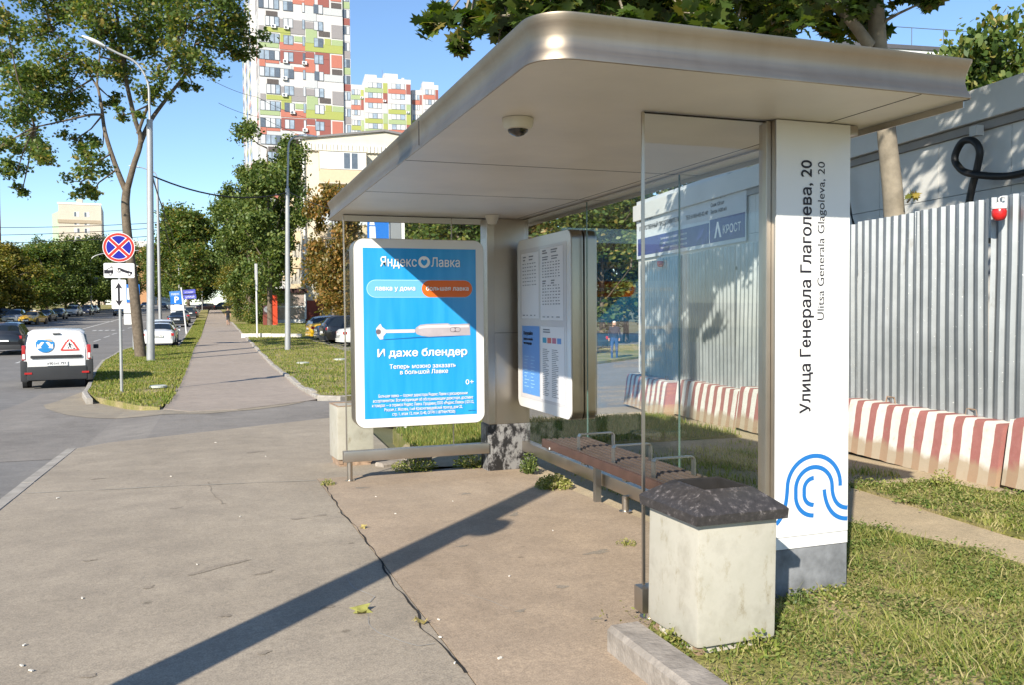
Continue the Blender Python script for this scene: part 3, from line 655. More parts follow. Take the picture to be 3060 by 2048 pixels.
def pill(x0, x1, y0, y1, grow=0):
    r_ = (y1-y0)/2+grow; cy = (y0+y1)/2; a0, a1 = x0-grow+r_, x1+grow-r_
    return [px(a1+r_*math.cos(R(t_)), cy+r_*math.sin(R(t_))) for t_ in range(-90, 91, 12)] + [px(a0+r_*math.cos(R(t_)), cy+r_*math.sin(R(t_))) for t_ in range(90, 271, 12)]
flat(pill(168, 990, 378, 510, 3), 'pill_rim', M_pole, AY-.0032); flat(pill(168, 990, 378, 510, -2), 'pill', M_pil, AY-.0042); flat(pill(588, 990, 378, 510), 'pill_orange', M_por, AY-.0052)
ptxt('лавка у дома', 228, 458, 308, .022); ptxt('большая лавка', 622, 458, 338, .022)
# printed hand blender
M_g1 = mat('print_grey', (.40,.36,.39), .3, var=.12, scale=8); M_g2 = mat('print_light', (.60,.56,.58), .3, var=0); M_g3 = mat('print_dark', (.14,.12,.14), .3, var=0); M_shade = mat('print_deep_blue', (.008,.12,.34), .3, var=0)
flat([px(*q) for q in [(280, 838), (560, 822), (960, 815), (820, 826), (560, 832), (300, 843)]], 'blender_contact_print', M_shade, AY-.0028)
flat([px(*q) for q in [(300, 762), (530, 762), (530, 788), (300, 788)]], 'blender_shaft', M_g2, AY-.004)
flat([px(*q) for q in [(232, 752), (258, 722), (268, 716), (278, 740), (310, 764), (310, 787), (288, 812), (286, 836), (262, 838), (240, 808)]], 'blender_bell', M_g2, AY-.0045)
flat(circ(250, 778, 20, 14), 'blender_bell_hole', M_g3, AY-.005)
flat([px(*q) for q in [(528, 775), (540, 750), (572, 728), (620, 722), (790, 718), (815, 728), (968, 722), (972, 815), (800, 818), (640, 822), (585, 815), (545, 800)]], 'blender_body', M_g1, AY-.0038)
flat([px(*q) for q in [(560, 742), (620, 732), (790, 728), (812, 738), (960, 734), (960, 752), (620, 752), (560, 760)]], 'blender_highlight', M_g2, AY-.0044)
flat(pill(808, 893, 750, 788), 'blender_buttons', M_g3, AY-.0052); flat(pill(812, 848, 754, 784), 'blender_button', M_g1, AY-.0058); flat(pill(852, 889, 754, 784), 'blender_button', M_g1, AY-.0058)
ptxt('И даже блендер', 243, 980, 700, .026, 60)
ptxt('Теперь можно заказать', 592, 1075, 520, .013, 34, 'CENTER'); ptxt('в большой Лавке', 600, 1120, 376, .013, 34, 'CENTER')
ptxt('0+', 930, 1218, 66, -.004, 42)
for i, (s_, w_) in enumerate((('Большая лавка — формат даркстора Яндекс Лавки с расширенным', 700), ('ассортиментом. Вся информация об обслуживающем даркстроре, доставке'.replace('строр', 'стор'), 786), ('и товарах — в сервисе Яндекс Лавка. Продавец ООО «Яндекс.Лавка» (123112,', 800), ('Россия, г. Москва, 1-ый Красногвардейский проезд, дом 22,', 614), ('стр. 1, этаж 12, пом.12-40, ОГРН 1187746479250)', 494))):
    ptxt(s_, 595, 1297+i*36, w_, .004, 24, 'CENTER')
ptxt('рекламное агентство', 982, 1432, 66, 0, 9, 'CENTER', M_ink)

TX, TY0, TY1, TZ0, TZ1 = 2.966, 6.85, 8.215, .53, 2.215
tb = thing('timetable_light_box', 'white-framed timetable case on the back glass above the bench', 'notice board', (3.03, 7.5, .53))
mb = MB(); mb.prism(rpoly(TY0, TY1, TZ0, TZ1, .09), lambda y, z: (TX+.012, y, z), lambda y, z: (3.083, y, z)); mb.build('casing', M_boxframe, tb, world=True, smooth=35)
mb = MB(); mb.prism(rpoly(TY0, TY1, TZ0, TZ1, .09), lambda y, z: (3.10, y, z), lambda y, z: (3.215, y, z)); mb.build('rear_casing', M_boxframe, tb, world=True, smooth=35)
mb = MB(); mb.prism(rpoly(TY0+.005, TY1-.005, TZ0+.005, TZ1-.005, .085), lambda y, z: (TX, y, z), lambda y, z: (TX+.011, y, z)); mb.build('face_frame', M_facewhite, tb, world=True, smooth=35)
M_sheet = mat('paper_white', (.72,.70,.70), .3, var=.03); M_grid = mat('paper_grey', (.50,.49,.50), .4, var=.04); M_sky = mat('paper_blue', (.10,.28,.62), .3, var=.05)
bk = MB().box(TX-.003, TX-.001, TY0+.09, TY1-.085, TZ0+.1, TZ1-.1).build('backing_sheet', mat('backing_grey', (.58,.56,.56), .15, var=.04), tb, world=True)
def tp(u, v): return (TY1-.085-(TY1-TY0-.175)*u, TZ1-.1-(TZ1-TZ0-.2)*v)       # u from the far edge, v from the top
def trect(u0, u1, v0, v1, name, m, x, parent=None):
    a, b = tp(u0, v0), tp(u1, v1); mb = MB(); mb.add([(x, a[0], a[1]), (x, b[0], a[1]), (x, b[0], b[1]), (x, a[0], b[1])], [(0, 1, 2, 3)]); return mb.build(name, m, parent or tb, world=True)
X1 = TX-.0045
shs = [trect(.04, .44, .03, .46, 'timetable_sheet', M_sheet, X1), trect(.48, .94, .02, .47, 'timetable_sheet', M_sheet, X1), trect(.05, .45, .51, .97, 'information_sheet', M_sky, X1), trect(.48, .96, .51, .98, 'information_sheet', M_sheet, X1)]
M_dot = mat('print_black', (.16,.16,.17), .5, var=0)
def lines(u0, u1, v0, v1, nv, nu, parent, m=M_dot, h=.006):
    mb = MB()
    for i in range(nv):
        v = v0+(v1-v0)*i/max(1, nv-1); u = u0
        for j in range(nu):
            wd = (u1-u0)/nu; a = tp(u+wd*j, v-h/2); b = tp(u+wd*j+wd*rnd.uniform(.35, .75), v+h/2)
            mb.add([(X1-.001, a[0], a[1]), (X1-.001, b[0], a[1]), (X1-.001, b[0], b[1]), (X1-.001, a[0], b[1])], [(0, 1, 2, 3)])
    return tag(mb.build('print_lines', m, parent, world=True), kind='stuff')
lines(.08, .36, .055, .075, 2, 2, shs[0], h=.008); lines(.07, .40, .1, .24, 7, 6, shs[0]); lines(.07, .42, .44, .45, 1, 4, shs[0])
lines(.52, .88, .035, .05, 2, 2, shs[1], h=.008); lines(.52, .9, .075, .09, 2, 2, shs[1], h=.007); lines(.52, .9, .11, .2, 6, 7, shs[1]); lines(.52, .88, .225, .24, 2, 2, shs[1], h=.008); lines(.52, .9, .255, .37, 7, 7, shs[1]); lines(.52, .9, .45, .46, 1, 4, shs[1])
def ttxt(s, u, v, w_, m=M_dot, parent=None, bold=.01):
    q = tp(u, v); text_part(s, 'lettering', m, parent or tb, (X1-.0012, q[0], q[1]), (0,-1,0), (0,0,1), width=w_, bold=bold)
ttxt('Покупайте', .09, .57, .25, M_ink, shs[2]); ttxt('билеты онлайн', .09, .605, .25, M_ink, shs[2]); ttxt('без очереди', .09, .64, .22, M_ink, shs[2])
lines(.53, .75, .53, .545, 2, 1, shs[3], h=.008)
for i, c_ in enumerate(((.03,.30,.45), (.55,.12,.10), (.45,.12,.2), (.1,.25,.55))): trect(.52+i*.1, .60+i*.1, .58, .62, 'map_tile', mat('tile%d' % i, c_, .4, var=0), X1-.0012, shs[3])
lines(.52, .9, .66, .95, 26, 2, shs[3], h=.004); lines(.1, .4, .72, .92, 10, 2, shs[2], m=M_pole, h=.004)
# ================================================================== litter bins
def bin_paint():
    m, t, b = node_mat('bin_paint'); co = _geo(t)
    n = _noise(t, co, 3.5, 6, .65); f = _noise(t, co, 16, 6, .75, (1, 1, .5)); r_ = _noise(t, co, 5, 5, .7)
    c = _ramp(t, n, [(.3, (.33,.305,.25)), (.5, (.44,.415,.35)), (.75, (.37,.35,.285))])
    c = _mix(t, 1, c, _ramp(t, f, [(.28, (.22,.18,.14)), (.33, (.8,.76,.68)), (.45, (1,1,1))]), 'MULTIPLY')
    t.links.new(c, b.inputs['Base Color']); b.inputs['Roughness'].default_value = .42
    _bump(t, b, r_, .12, .01); MATS['bin_paint'] = m; return m
M_bin = bin_paint()
def lid_mat():
    m, t, b = node_mat('burnt_lid'); co = _geo(t)
    f = _noise(t, co, 26, 6, .8); n = _noise(t, co, 5, 4)
    c = _ramp(t, f, [(.3, (.02,.018,.018)), (.55, (.045,.04,.04)), (.66, (.17,.15,.145)), (.78, (.42,.38,.35))])
    t.links.new(c, b.inputs['Base Color']); b.inputs['Roughness'].default_value = .5; _bump(t, b, f, .18, .003); MATS['burnt_lid'] = m; return m
M_lid = lid_mat()
M_rust = mat('rusty_foot', (.32,.22,.15), .85, var=.5, scale=14)
M_foot = mat('foot_concrete', (.5,.46,.41), .9, var=.2, scale=8)
def litter_bin(label, loc, rot, tilt=0, lid=True, foot=M_foot, h=.56, wd=.405, zb=.06):
    t = thing('litter_bin', label, 'litter bin', loc, rot); t.rotation_euler[1] = tilt
    w_ = wd/2
    MB().box(-w_, w_, -w_, w_, zb, zb+h).build('body', M_bin, t, bevel=.022, smooth=60)
    MB().box(-w_*.86, w_*.86, -w_*.86, w_*.86, -.08, zb-.004).build('base', foot, t, bevel=.01)
    for sx, sy in ((.8, -.8), (-.8, -.8), (-.8, .8), (.8, .8)):
        MB().box(sx*w_-.02, sx*w_+.02, sy*w_-.02, sy*w_+.02, zb-.05, zb+.0).build('foot', M_rust, t)
    zt = zb+h
    if lid:
        mb = MB(); o = w_+.03; i = w_*.60; zz = [(o, zt-.03), (o+.003, zt+.012), (o-.006, zt+.022), (i+.006, zt+.093), (i, zt+.096), (i-.012, zt+.092), (i-.016, zt-.08)]
        vv = [(sx*r_, sy*r_, z) for r_, z in zz for sx, sy in ((-1,-1),(1,-1),(1,1),(-1,1))]
        ff = [(a*4+j, a*4+(j+1) % 4, a*4+4+(j+1) % 4, a*4+4+j) for a in range(len(zz)-1) for j in range(4)]
        nl = len(ff)-8; mb.add(vv[:-8], ff[:nl]); mb.build('lid', M_lid, t, smooth=40)
        MB().add(vv[-12:], [tuple(q-len(vv)+12 for q in f_) for f_ in ff[nl:]]).build('lid_opening', mat('scorched_inside', (.018,.016,.015), .9, var=.3, scale=20), t)
        MB().add([(-i, -i, zt-.07), (i, -i, zt-.07), (i, i, zt-.07), (-i, i, zt-.07)], [(0, 1, 2, 3)]).build('inner_liner', mat('bin_dark', (.02,.018,.016), .9), t)
    else:
        mb = MB(); i = w_-.02; zz = [(w_, zt-.0), (w_-.004, zt+.008), (i, zt+.008), (i, zt-.1)]
        vv = [(sx*r_, sy*r_, z) for r_, z in zz for sx, sy in ((-1,-1),(1,-1),(1,1),(-1,1))]
        mb.add(vv, [(a*4+j, a*4+(j+1) % 4, a*4+4+(j+1) % 4, a*4+4+j) for a in range(len(zz)-1) for j in range(4)]); mb.build('rim', M_rust, t)
        MB().add([(-i, -i, zt-.09), (i, -i, zt-.09), (i, i, zt-.09), (-i, i, zt-.09)], [(0, 1, 2, 3)]).build('inner_liner', mat('bin_dark', (.02,.018,.016), .9), t)
    return t
litter_bin('square cream litter bin with scorched black lid in front of the column', (2.10, 3.30, .005), R(2.0), R(1.0))
litter_bin('lidless pale square litter bin behind the far glass wall', (1.46, 9.5, g(9.5)), R(5), 0, False, M_rust, .58, .4, .08)

# ================================================================== fence
def zinc():
    m, t, b = node_mat('galvanised_sheet'); co = _geo(t); oi = t.nodes.new('ShaderNodeObjectInfo')
    c = _ramp(t, _noise(t, co, 3, 5), [(.3, (.27,.285,.295)), (.72, (.37,.385,.395))])
    c = _mix(t, 1, c, _ramp(t, oi.outputs['Random'], [(0, (.82,.83,.84)), (1, (1.15,1.14,1.12))]), 'MULTIPLY')
    c = _mix(t, .7, c, _ramp(t, _noise(t, co, 5, 6, .75, (1, 1, .35)), [(.28, (.62,.56,.48)), (.4, (1,1,1))]), 'MULTIPLY')
    c = _mix(t, _ramp(t, _noise(t, co, 45, 2), [(.70, (0,0,0)), (.74, (1,1,1))]), c, (.6,.6,.58))
    t.links.new(c, b.inputs['Base Color']); b.inputs['Roughness'].default_value = .4; b.inputs['Metallic'].default_value = .6; MATS['zinc'] = m; return m
M_zinc = zinc()
def stripes():
    m, t, b = node_mat('striped_paint'); co = _coord(t)
    sx = t.nodes.new('ShaderNodeSeparateXYZ'); t.links.new(co, sx.inputs[0])
    wob = _noise(t, co, 2.2, 3); 
    a = t.nodes.new('ShaderNodeMath'); a.operation = 'MULTIPLY_ADD'; a.inputs[1].default_value = .06; t.links.new(wob, a.inputs[0]); t.links.new(sx.outputs['Y'], a.inputs[2])
    fr_ = t.nodes.new('ShaderNodeMath'); fr_.operation = 'WRAP'; fr_.inputs[1].default_value = .25; fr_.inputs[2].default_value = 0; t.links.new(a.outputs[0], fr_.inputs[0])
    st = t.nodes.new('ShaderNodeMath'); st.operation = 'LESS_THAN'; st.inputs[1].default_value = .115; t.links.new(fr_.outputs[0], st.inputs[0])
    wear = _noise(t, co, 11, 6, .75)
    white = _ramp(t, wear, [(.25, (.42,.37,.28)), (.4, (.66,.62,.55)), (.7, (.74,.71,.65))]); red = _ramp(t, wear, [(.25, (.30,.20,.15)), (.42, (.33,.13,.115)), (.75, (.39,.175,.155))])
    c = _mix(t, st.outputs[0], white, red)
    # splashed mud towards the foot has a shape of its own
    mz = t.nodes.new('ShaderNodeMath'); mz.operation = 'MULTIPLY_ADD'; mz.inputs[1].default_value = -.28; t.links.new(_noise(t, co, 3, 5), mz.inputs[0]); t.links.new(sx.outputs['Z'], mz.inputs[2])
    c = _mix(t, _ramp(t, mz.outputs[0], [(-.0, (.8,.8,.8)), (.07, (0,0,0))]), c, (.36,.27,.17))
    t.links.new(c, b.inputs['Base Color']); b.inputs['Roughness'].default_value = .85; b.inputs['Specular IOR Level'].default_value = .2
    _bump(t, b, wear, .35, .01); MATS['striped_paint'] = m; return m
M_stripe = stripes()
def fx(y): return 5.72+.125*y         # face line of the concrete blocks
ang = -math.atan(.125)
blocks = [(3.15, 2.38, 0, 0), (5.6, 2.36, .02, .004), (8.02, 2.36, -.03, -.006), (10.44, 2.2, .05, .005), (12.72, 2.3, -.12, -.05)]
order = ['nearest', 'second nearest', 'third nearest', 'second farthest', 'farthest']
for i, (y, L, dx, dr) in enumerate(blocks):
    t = thing('concrete_block', f'red and white striped concrete block, {order[i]} of the row under the metal fence', 'concrete block', (fx(y)+dx, y, g(y+1)-.01), ang+dr, 'striped concrete blocks under the fence')
    mb = MB(); sec = [(0, 0), (.07, .5), (.09, .57), (.11, .58), (.43, .58), (.46, .56), (.52, 0)]
    n_ = 24; vv = []
    for j in range(n_+1):
        yy = L*j/n_
        for q in sec: vv.append((q[0]+rnd.uniform(-.006, .006), yy, q[1]+rnd.uniform(-.006, .006)-(.02*rnd.random() if j in (0, n_) else 0)))
    k = len(sec); ff = [(j*k+a, j*k+a+1, (j+1)*k+a+1, (j+1)*k+a) for j in range(n_) for a in range(k-1)] + [tuple(range(k)), tuple(n_*k+a for a in range(k))]
    mb.add(vv, ff); mb.build('block', M_stripe, t, smooth=35)
    for yy in (L*.25, L*.75): MB().tube([(.27, yy-.08, .57), (.27, yy-.06, .64), (.27, yy+.06, .64), (.27, yy+.08, .57)], .008, 6).build('lifting_eye', M_rust, t)
fe = thing('metal_fence', 'corrugated grey metal sheet fence standing on striped concrete blocks', 'fence', (fx(3)+.28, 3.0, .5), ang)
FH = 1.97
def corr(wd, h, pitch=.125, dp=.034):
    prof = []; x = 0
    while x < wd-.001:
        prof += [(x, 0), (x+pitch*.30, 0), (x+pitch*.46, dp), (x+pitch*.80, dp)]; x += pitch
    prof.append((wd, 0)); n_ = len(prof)
    mb = MB(); nz = 5; vv = []
    for j in range(nz):
        z = h*j/(nz-1)
        for q in prof: vv.append((q[1]+.004*math.sin(z*2.7+q[0]*3), q[0], z))
    mb.add(vv, [(j*n_+a, j*n_+a+1, (j+1)*n_+a+1, (j+1)*n_+a) for j in range(nz-1) for a in range(n_-1)]); return mb
sheet_me = None
for i in range(12):
    z0 = rnd.uniform(-.012, .012)-.02*i*.4
    if sheet_me is None:
        o = corr(1.0, FH+.4).build('sheet', M_zinc, fe); sheet_me = o.data
    else: o = link_copy(sheet_me, 'sheet', fe)
    o.location = (rnd.uniform(-.004, .004)+.0025*(i % 2), i*.99, z0-.35); o.rotation_euler = (rnd.uniform(-.006, .006), rnd.uniform(-.01, .01), 0)
for z in (.45, 1.6): MB().box(.085, .12, .0, 11.8, z, z+.05).build('fence_rail', M_zinc, fe)
for i in range(6): MB().box(.122, .18, .3+i*2.25, .36+i*2.3, -.6, 1.9).build('fence_post', M_zinc, fe)
def fpt(y, z, out=-.03):       # a point on the fence front
    q = Matrix.Rotation(ang, 3, 'Z') @ Vector((out, y, z)); return Vector(fe.location)+q
M_redlamp = mat('red_plastic', (.55,.02,.02), .25, var=0, spec=.6); M_cap = mat('lamp_cap', (.7,.68,.66), .4, var=0)
M_cable = mat('black_cable', (.014,.014,.014), .5, var=0)
for y, lab in ((2.78, 'red warning lamp hanging on the fence at the right edge'), (10.65, 'red warning lamp on the fence seen through the shelter glass')):
    q = fpt(y, FH-.06, -.075); t = thing('warning_lamp', lab, 'lamp', q, 0, 'red warning lamps on the fence')
    MB().lathe([(.012, -.135), (.045, -.125), (.06, -.09), (.062, -.05), (.055, -.03)], (0,0,0), 16).build('globe', M_redlamp, t, smooth=60)
    MB().lathe([(.063, -.03), (.064, -.005), (.03, .02), (.016, .03)], (0,0,0), 16).build('cap', M_cap, t, smooth=60)
    MB().tube([(0, 0, .03), (-.01, .0, .06), (.03, .01, .08), (.09, .02, .075)], .006, 6).build('hook', M_cap, t)
# a rising cable pair beside the column and the thick looped hose on the cabin wall come with the cabin
# ================================================================== site cabin
M_cab = mat('cabin_panel', (.62,.61,.58), .55, var=.08, scale=1.2)
M_cabtrim = mat('cabin_trim', (.5,.49,.46), .6, var=.1)
ca_ = thing('site_cabin', 'long pale panelled site cabin behind the metal fence', 'cabin', (8.1, 1.5, -.1), ang)
CH = 4.05; CL = 18.2
for i in range(15):
    y0 = i*1.215; 
    for z0, z1 in ((0, 1.0), (1.0, 2.02), (2.02, 3.03), (3.03, CH-.3)):
        MB().box(0, .06, y0+.004, y0+1.211, z0+.004, z1-.004).build('wall_panel', M_cab, ca_)
MB().box(.062, 2.4, 0, CL, -.3, CH-.1).build('body', M_cabtrim, ca_)
MB().box(-.05, 2.5, -.05, CL+.05, CH-.30, CH-.20).build('eaves_beam', mat('eaves_dark', (.3,.28,.26), .7), ca_)
MB().box(-.12, 2.55, -.1, CL+.1, CH-.19, CH+.2).build('roof_edge', M_cab, ca_, bevel=.01)
def cpt(y, z, out=-.02):
    q = Matrix.Rotation(ang, 3, 'Z') @ Vector((out, y, z)); return Vector(ca_.location)+q
bn = thing('construction_banner', 'white site information banner with dark blue strip on the cabin wall', 'banner', cpt(12.2, 2.9), ang)
def bbox(y0, y1, z0, z1, name, m, out, parent): return MB().box(out-.004, out, y0, y1, z0, z1).build(name, m, parent)
M_ban = mat('banner_white', (.58,.6,.62), .5, var=.06, scale=2); M_ban2 = mat('banner_navy', (.03,.04,.19), .4, var=.08)
b0 = bbox(.2, 6.0, .0, 1.45, 'cloth', M_ban, -.03, bn)
s0 = bbox(.25, 1.75, .08, .55, 'blue_strip', M_ban2, -.036, bn); s1 = bbox(1.8, 5.9, .08, .5, 'blue_strip', M_ban2, -.036, bn)
def btxt(s, y, z, w_, m=M_ink, bold=.01, cap=None): # seen from the street the banner runs from far (left) to near (right)
    text_part(s, 'lettering', m, bn, (-.042, y, z), (0,-1,0), (0,0,1), width=w_, bold=bold, height=cap, world=False)
btxt('КРОСТ', 1.15, .22, .75, M_pw, .01); 
mbx = MB(); mbx.add([(-.0415, 1.55, .16), (-.0415, 1.42, .48), (-.0415, 1.36, .48), (-.0415, 1.22, .16), (-.0415, 1.3, .16), (-.0415, 1.39, .37), (-.0415, 1.47, .16)], [(0, 1, 5, 6), (1, 2, 5), (2, 3, 4, 5)]); mbx.build('company_mark', M_pw, bn)
for i, (s_, y, z, w_) in enumerate((('ГЕНПОДРЯДЧИК', 5.8, 1.12, 1.9), ('ООО «А2»', 5.8, .93, .9), ('ОТВЕТСТВЕННЫЙ ПРЕДСТАВИТЕЛЬ', 5.8, .7, 2.5), ('ТЕЛ: 7-495-725-25-25', 2.95, 1.22, 1.1), ('ТЕЛ: 8-967-125-00-62', 2.95, .96, 1.1), ('ТЕЛ: 8-903-435-02-40', 2.95, .68, 1.1), ('№ 2', .95, 1.3, .2), ('Срок окончания строительства', 1.7, 1.13, 1.1), ('Экскаватор 3 шт', 1.7, .95, .7), ('Сваи 120 шт', 1.7, .81, .6), ('Бетон 1420 м3', 1.7, .67, .7))): btxt(s_, y, z, w_, M_ink, .008)
for i in range(3): btxt('Горячая линия: по вопросам строительства', 4.4, .37-i*.11, 1.5, M_pw, 0)
# looped hose and cables on the cabin wall
ho = thing('looped_hose', 'thick black hose looped against the cabin wall above the fence', 'hose', cpt(6.1, 2.72, -.1), ang)
loop = [(-.08, .62, -1.1), (-.08, .45, -.35), (-.09, .22, .35), (-.11, .12, .68), (-.12, .28, .90), (-.13, .55, .92), (-.14, .72, .68), (-.14, .64, .48), (-.13, .34, .28), (-.12, -.12, .2), (-.1, -.62, .24), (-.1, -1.2, .36), (-.1, -1.9, .42), (-.1, -2.6, .3)]
def smooth_path(P, n_=6):
    P = [Vector(q) for q in P]; out = []
    for i in range(len(P)-1):
        a, b, c, d = P[max(i-1, 0)], P[i], P[i+1], P[min(i+2, len(P)-1)]
        for j in range(n_):
            t = j/n_; out.append(.5*((2*b)+(c-a)*t+(2*a-5*b+4*c-d)*t*t+(3*b-a-3*c+d)*t**3))
    return out+[P[-1]]
loop = [(a, .42+(b-.42)*.62 if b > 0 else b-.1, .55+(c-.55)*.62+.12 if b > 0 else c+.18) for a, b, c in loop]; loop[0] = (-.08, .62, -1.1)
MB().tube(smooth_path(loop), .043, 12).build('hose', M_cable, ho, smooth=60)
MB().box(-.1, .0, .3, .42, .95, 1.07).build('wall_bracket', M_cabtrim, ho)
for k_, (pts, lab) in enumerate((([(0,0,-.9), (.0,.25,.0), (.0,.42,.6), (.02,.5,.95)], 'thin black cable rising behind the column, left one'), ([(0,-.15,-.9), (.0,.1,-.1), (.0,.40,.45), (.02,.62,1.1)], 'thin black cable rising behind the column, right one'))):
    t = thing('wall_cable', lab, 'cable', cpt(8.6, 2.6, -.14), ang, 'cables on the cabin wall')
    MB().tube(smooth_path(pts), [.035 if i < 6 else .012 for i in range(len(smooth_path(pts)))], 8).build('cable', M_cable, t, smooth=60)

# ================================================================== assumed pillar out of view, added to lay a shade band across the pavement
t = thing('assumed_shade_pillar', 'assumed round pillar out of view, added to cast the shade band', 'pillar', (-1.9, 1.92, 0))
M_conc = mat('pillar_concrete', (.38,.36,.33), .85, var=.15)
MB().tube([(0, 0, -.2), (0, 0, 9.5)], [.135, .115], 24).build('shaft', M_conc, t, smooth=40)
MB().lathe([(.26, -.1), (.26, .25), (.22, .3)], (0,0,0), 24).build('footing', M_conc, t, smooth=40)
MB().lathe([(.02, 2.93), (.1, 2.98), (.13, 3.08), (.1, 3.18), (.02, 3.23)], (.135, -.12, 0), 14).build('shade_knob', M_steel, t, smooth=60)  # knob added to give the cast band its rounded bulge
# ================================================================== from a pixel of the photograph to a point at a known distance y
def ray(u, v):                 # u, v in pixels of a 2343 px wide copy of the photograph
    x = (u*1.30602-1530)/FPX; y = -(v*1.30612-1024)/FPX; return _fw + _r2*x + _u2*y
def at(u, v, y): d = ray(u, v); q = d*(y/d.y); return Vector((q.x, q.y, q.z+CZ))

# ================================================================== vehicles
M_tyre = mat('tyre_rubber', (.018,.018,.018), .85, var=.1); M_rim = mat('wheel_alloy', (.38,.38,.38), .35, .8, var=.05)
M_cglass = mat('car_glass', (.012,.016,.02), .06, var=0, spec=.8); M_plastic = mat('black_plastic', (.03,.031,.033), .55, var=.08)
M_tail = mat('tail_lamp', (.40,.015,.015), .2, var=0, spec=.7); M_head = mat('head_lamp', (.75,.76,.78), .12, var=0, spec=.8); M_plate = mat('number_plate', (.75,.75,.74), .35, var=0)
def paintm(name, c, metal=.2): 
    return mat('paint_'+name, c, .28, metal, var=.03, coat=.7, spec=.5)
# per kind: stations (y, bottom z, belt z, top z, half width, half width at top); front is +y
KINDS = {
 'sedan': dict(L=4.6, st=[(-2.3,.42,.86,.90,.66,.60),(-2.2,.28,.92,1.0,.80,.70),(-1.95,.24,.94,1.04,.86,.72),(-1.6,.22,.95,1.10,.89,.66),(-1.0,.20,.94,1.40,.90,.58),(-.6,.20,.93,1.45,.90,.58),(.1,.20,.92,1.45,.90,.58),(.5,.20,.91,1.38,.90,.60),(1.1,.20,.90,1.0,.90,.70),(1.6,.22,.84,.90,.88,.72),(2.0,.24,.76,.80,.84,.70),(2.25,.30,.64,.68,.74,.60)], gl=(3, 8), wb=(-1.35, 1.40), wr=.32),
 'suv': dict(L=4.5, st=[(-2.2,.50,.98,1.05,.74,.68),(-2.12,.32,1.04,1.25,.84,.72),(-1.9,.28,1.06,1.52,.90,.64),(-1.5,.26,1.05,1.64,.92,.62),(-.7,.26,1.04,1.68,.92,.63),(.1,.26,1.02,1.66,.92,.63),(.5,.26,1.01,1.55,.92,.65),(1.05,.26,1.0,1.12,.91,.74),(1.6,.28,.97,1.04,.89,.74),(2.0,.30,.88,.94,.85,.70),(2.2,.36,.74,.78,.75,.60)], gl=(1, 7), wb=(-1.3, 1.35), wr=.35),
 'hatch': dict(L=4.2, st=[(-2.0,.45,.90,.96,.68,.62),(-1.93,.28,.95,1.15,.80,.68),(-1.7,.24,.96,1.38,.85,.60),(-1.2,.22,.95,1.47,.87,.58),(-.4,.20,.94,1.50,.87,.58),(.2,.20,.92,1.47,.87,.58),(.6,.20,.91,1.36,.87,.62),(1.1,.20,.90,1.02,.87,.70),(1.55,.22,.86,.92,.85,.70),(1.85,.24,.78,.82,.80,.66),(2.05,.30,.66,.70,.70,.56)], gl=(1, 7), wb=(-1.25, 1.3), wr=.31),
 'van': dict(L=4.45, st=[(-2.22,.36,1.0,1.50,.80,.62),(-2.17,.26,1.02,1.60,.85,.66),(-2.0,.24,1.02,1.655,.87,.69),(-1.2,.22,1.01,1.68,.88,.68),(-.2,.22,1.0,1.67,.88,.67),(.3,.22,.99,1.62,.88,.65),(.6,.22,.98,1.50,.88,.66),(1.15,.22,.97,1.10,.87,.74),(1.6,.24,.92,.99,.86,.74),(2.0,.26,.82,.86,.82,.70),(2.22,.32,.68,.72,.72,.58)], gl=(3, 7), wb=(-1.35, 1.4), wr=.32),
}
def body_section(s, lower):
    y, zb, zl, zt, w_, wt = s; h = zt-zl
    if h < .2:   # bonnet or boot: a low rounded deck
        return [(w_*.86, zb), (w_*.98, zb+.10), (w_, zb+(zl-zb)*.55), (w_*.975, zl-.04), (w_*.93, zl), (w_*.75, zl+h*.6), (w_*.4, zt-.004), (0, zt)]
    return [(w_*.86, zb), (w_*.98, zb+.10), (w_, zb+(zl-zb)*.55), (w_*.985, zl-.05), (w_*.955, zl), (wt*1.02, zt-.09), (wt*.86, zt-.02), (0, zt)]
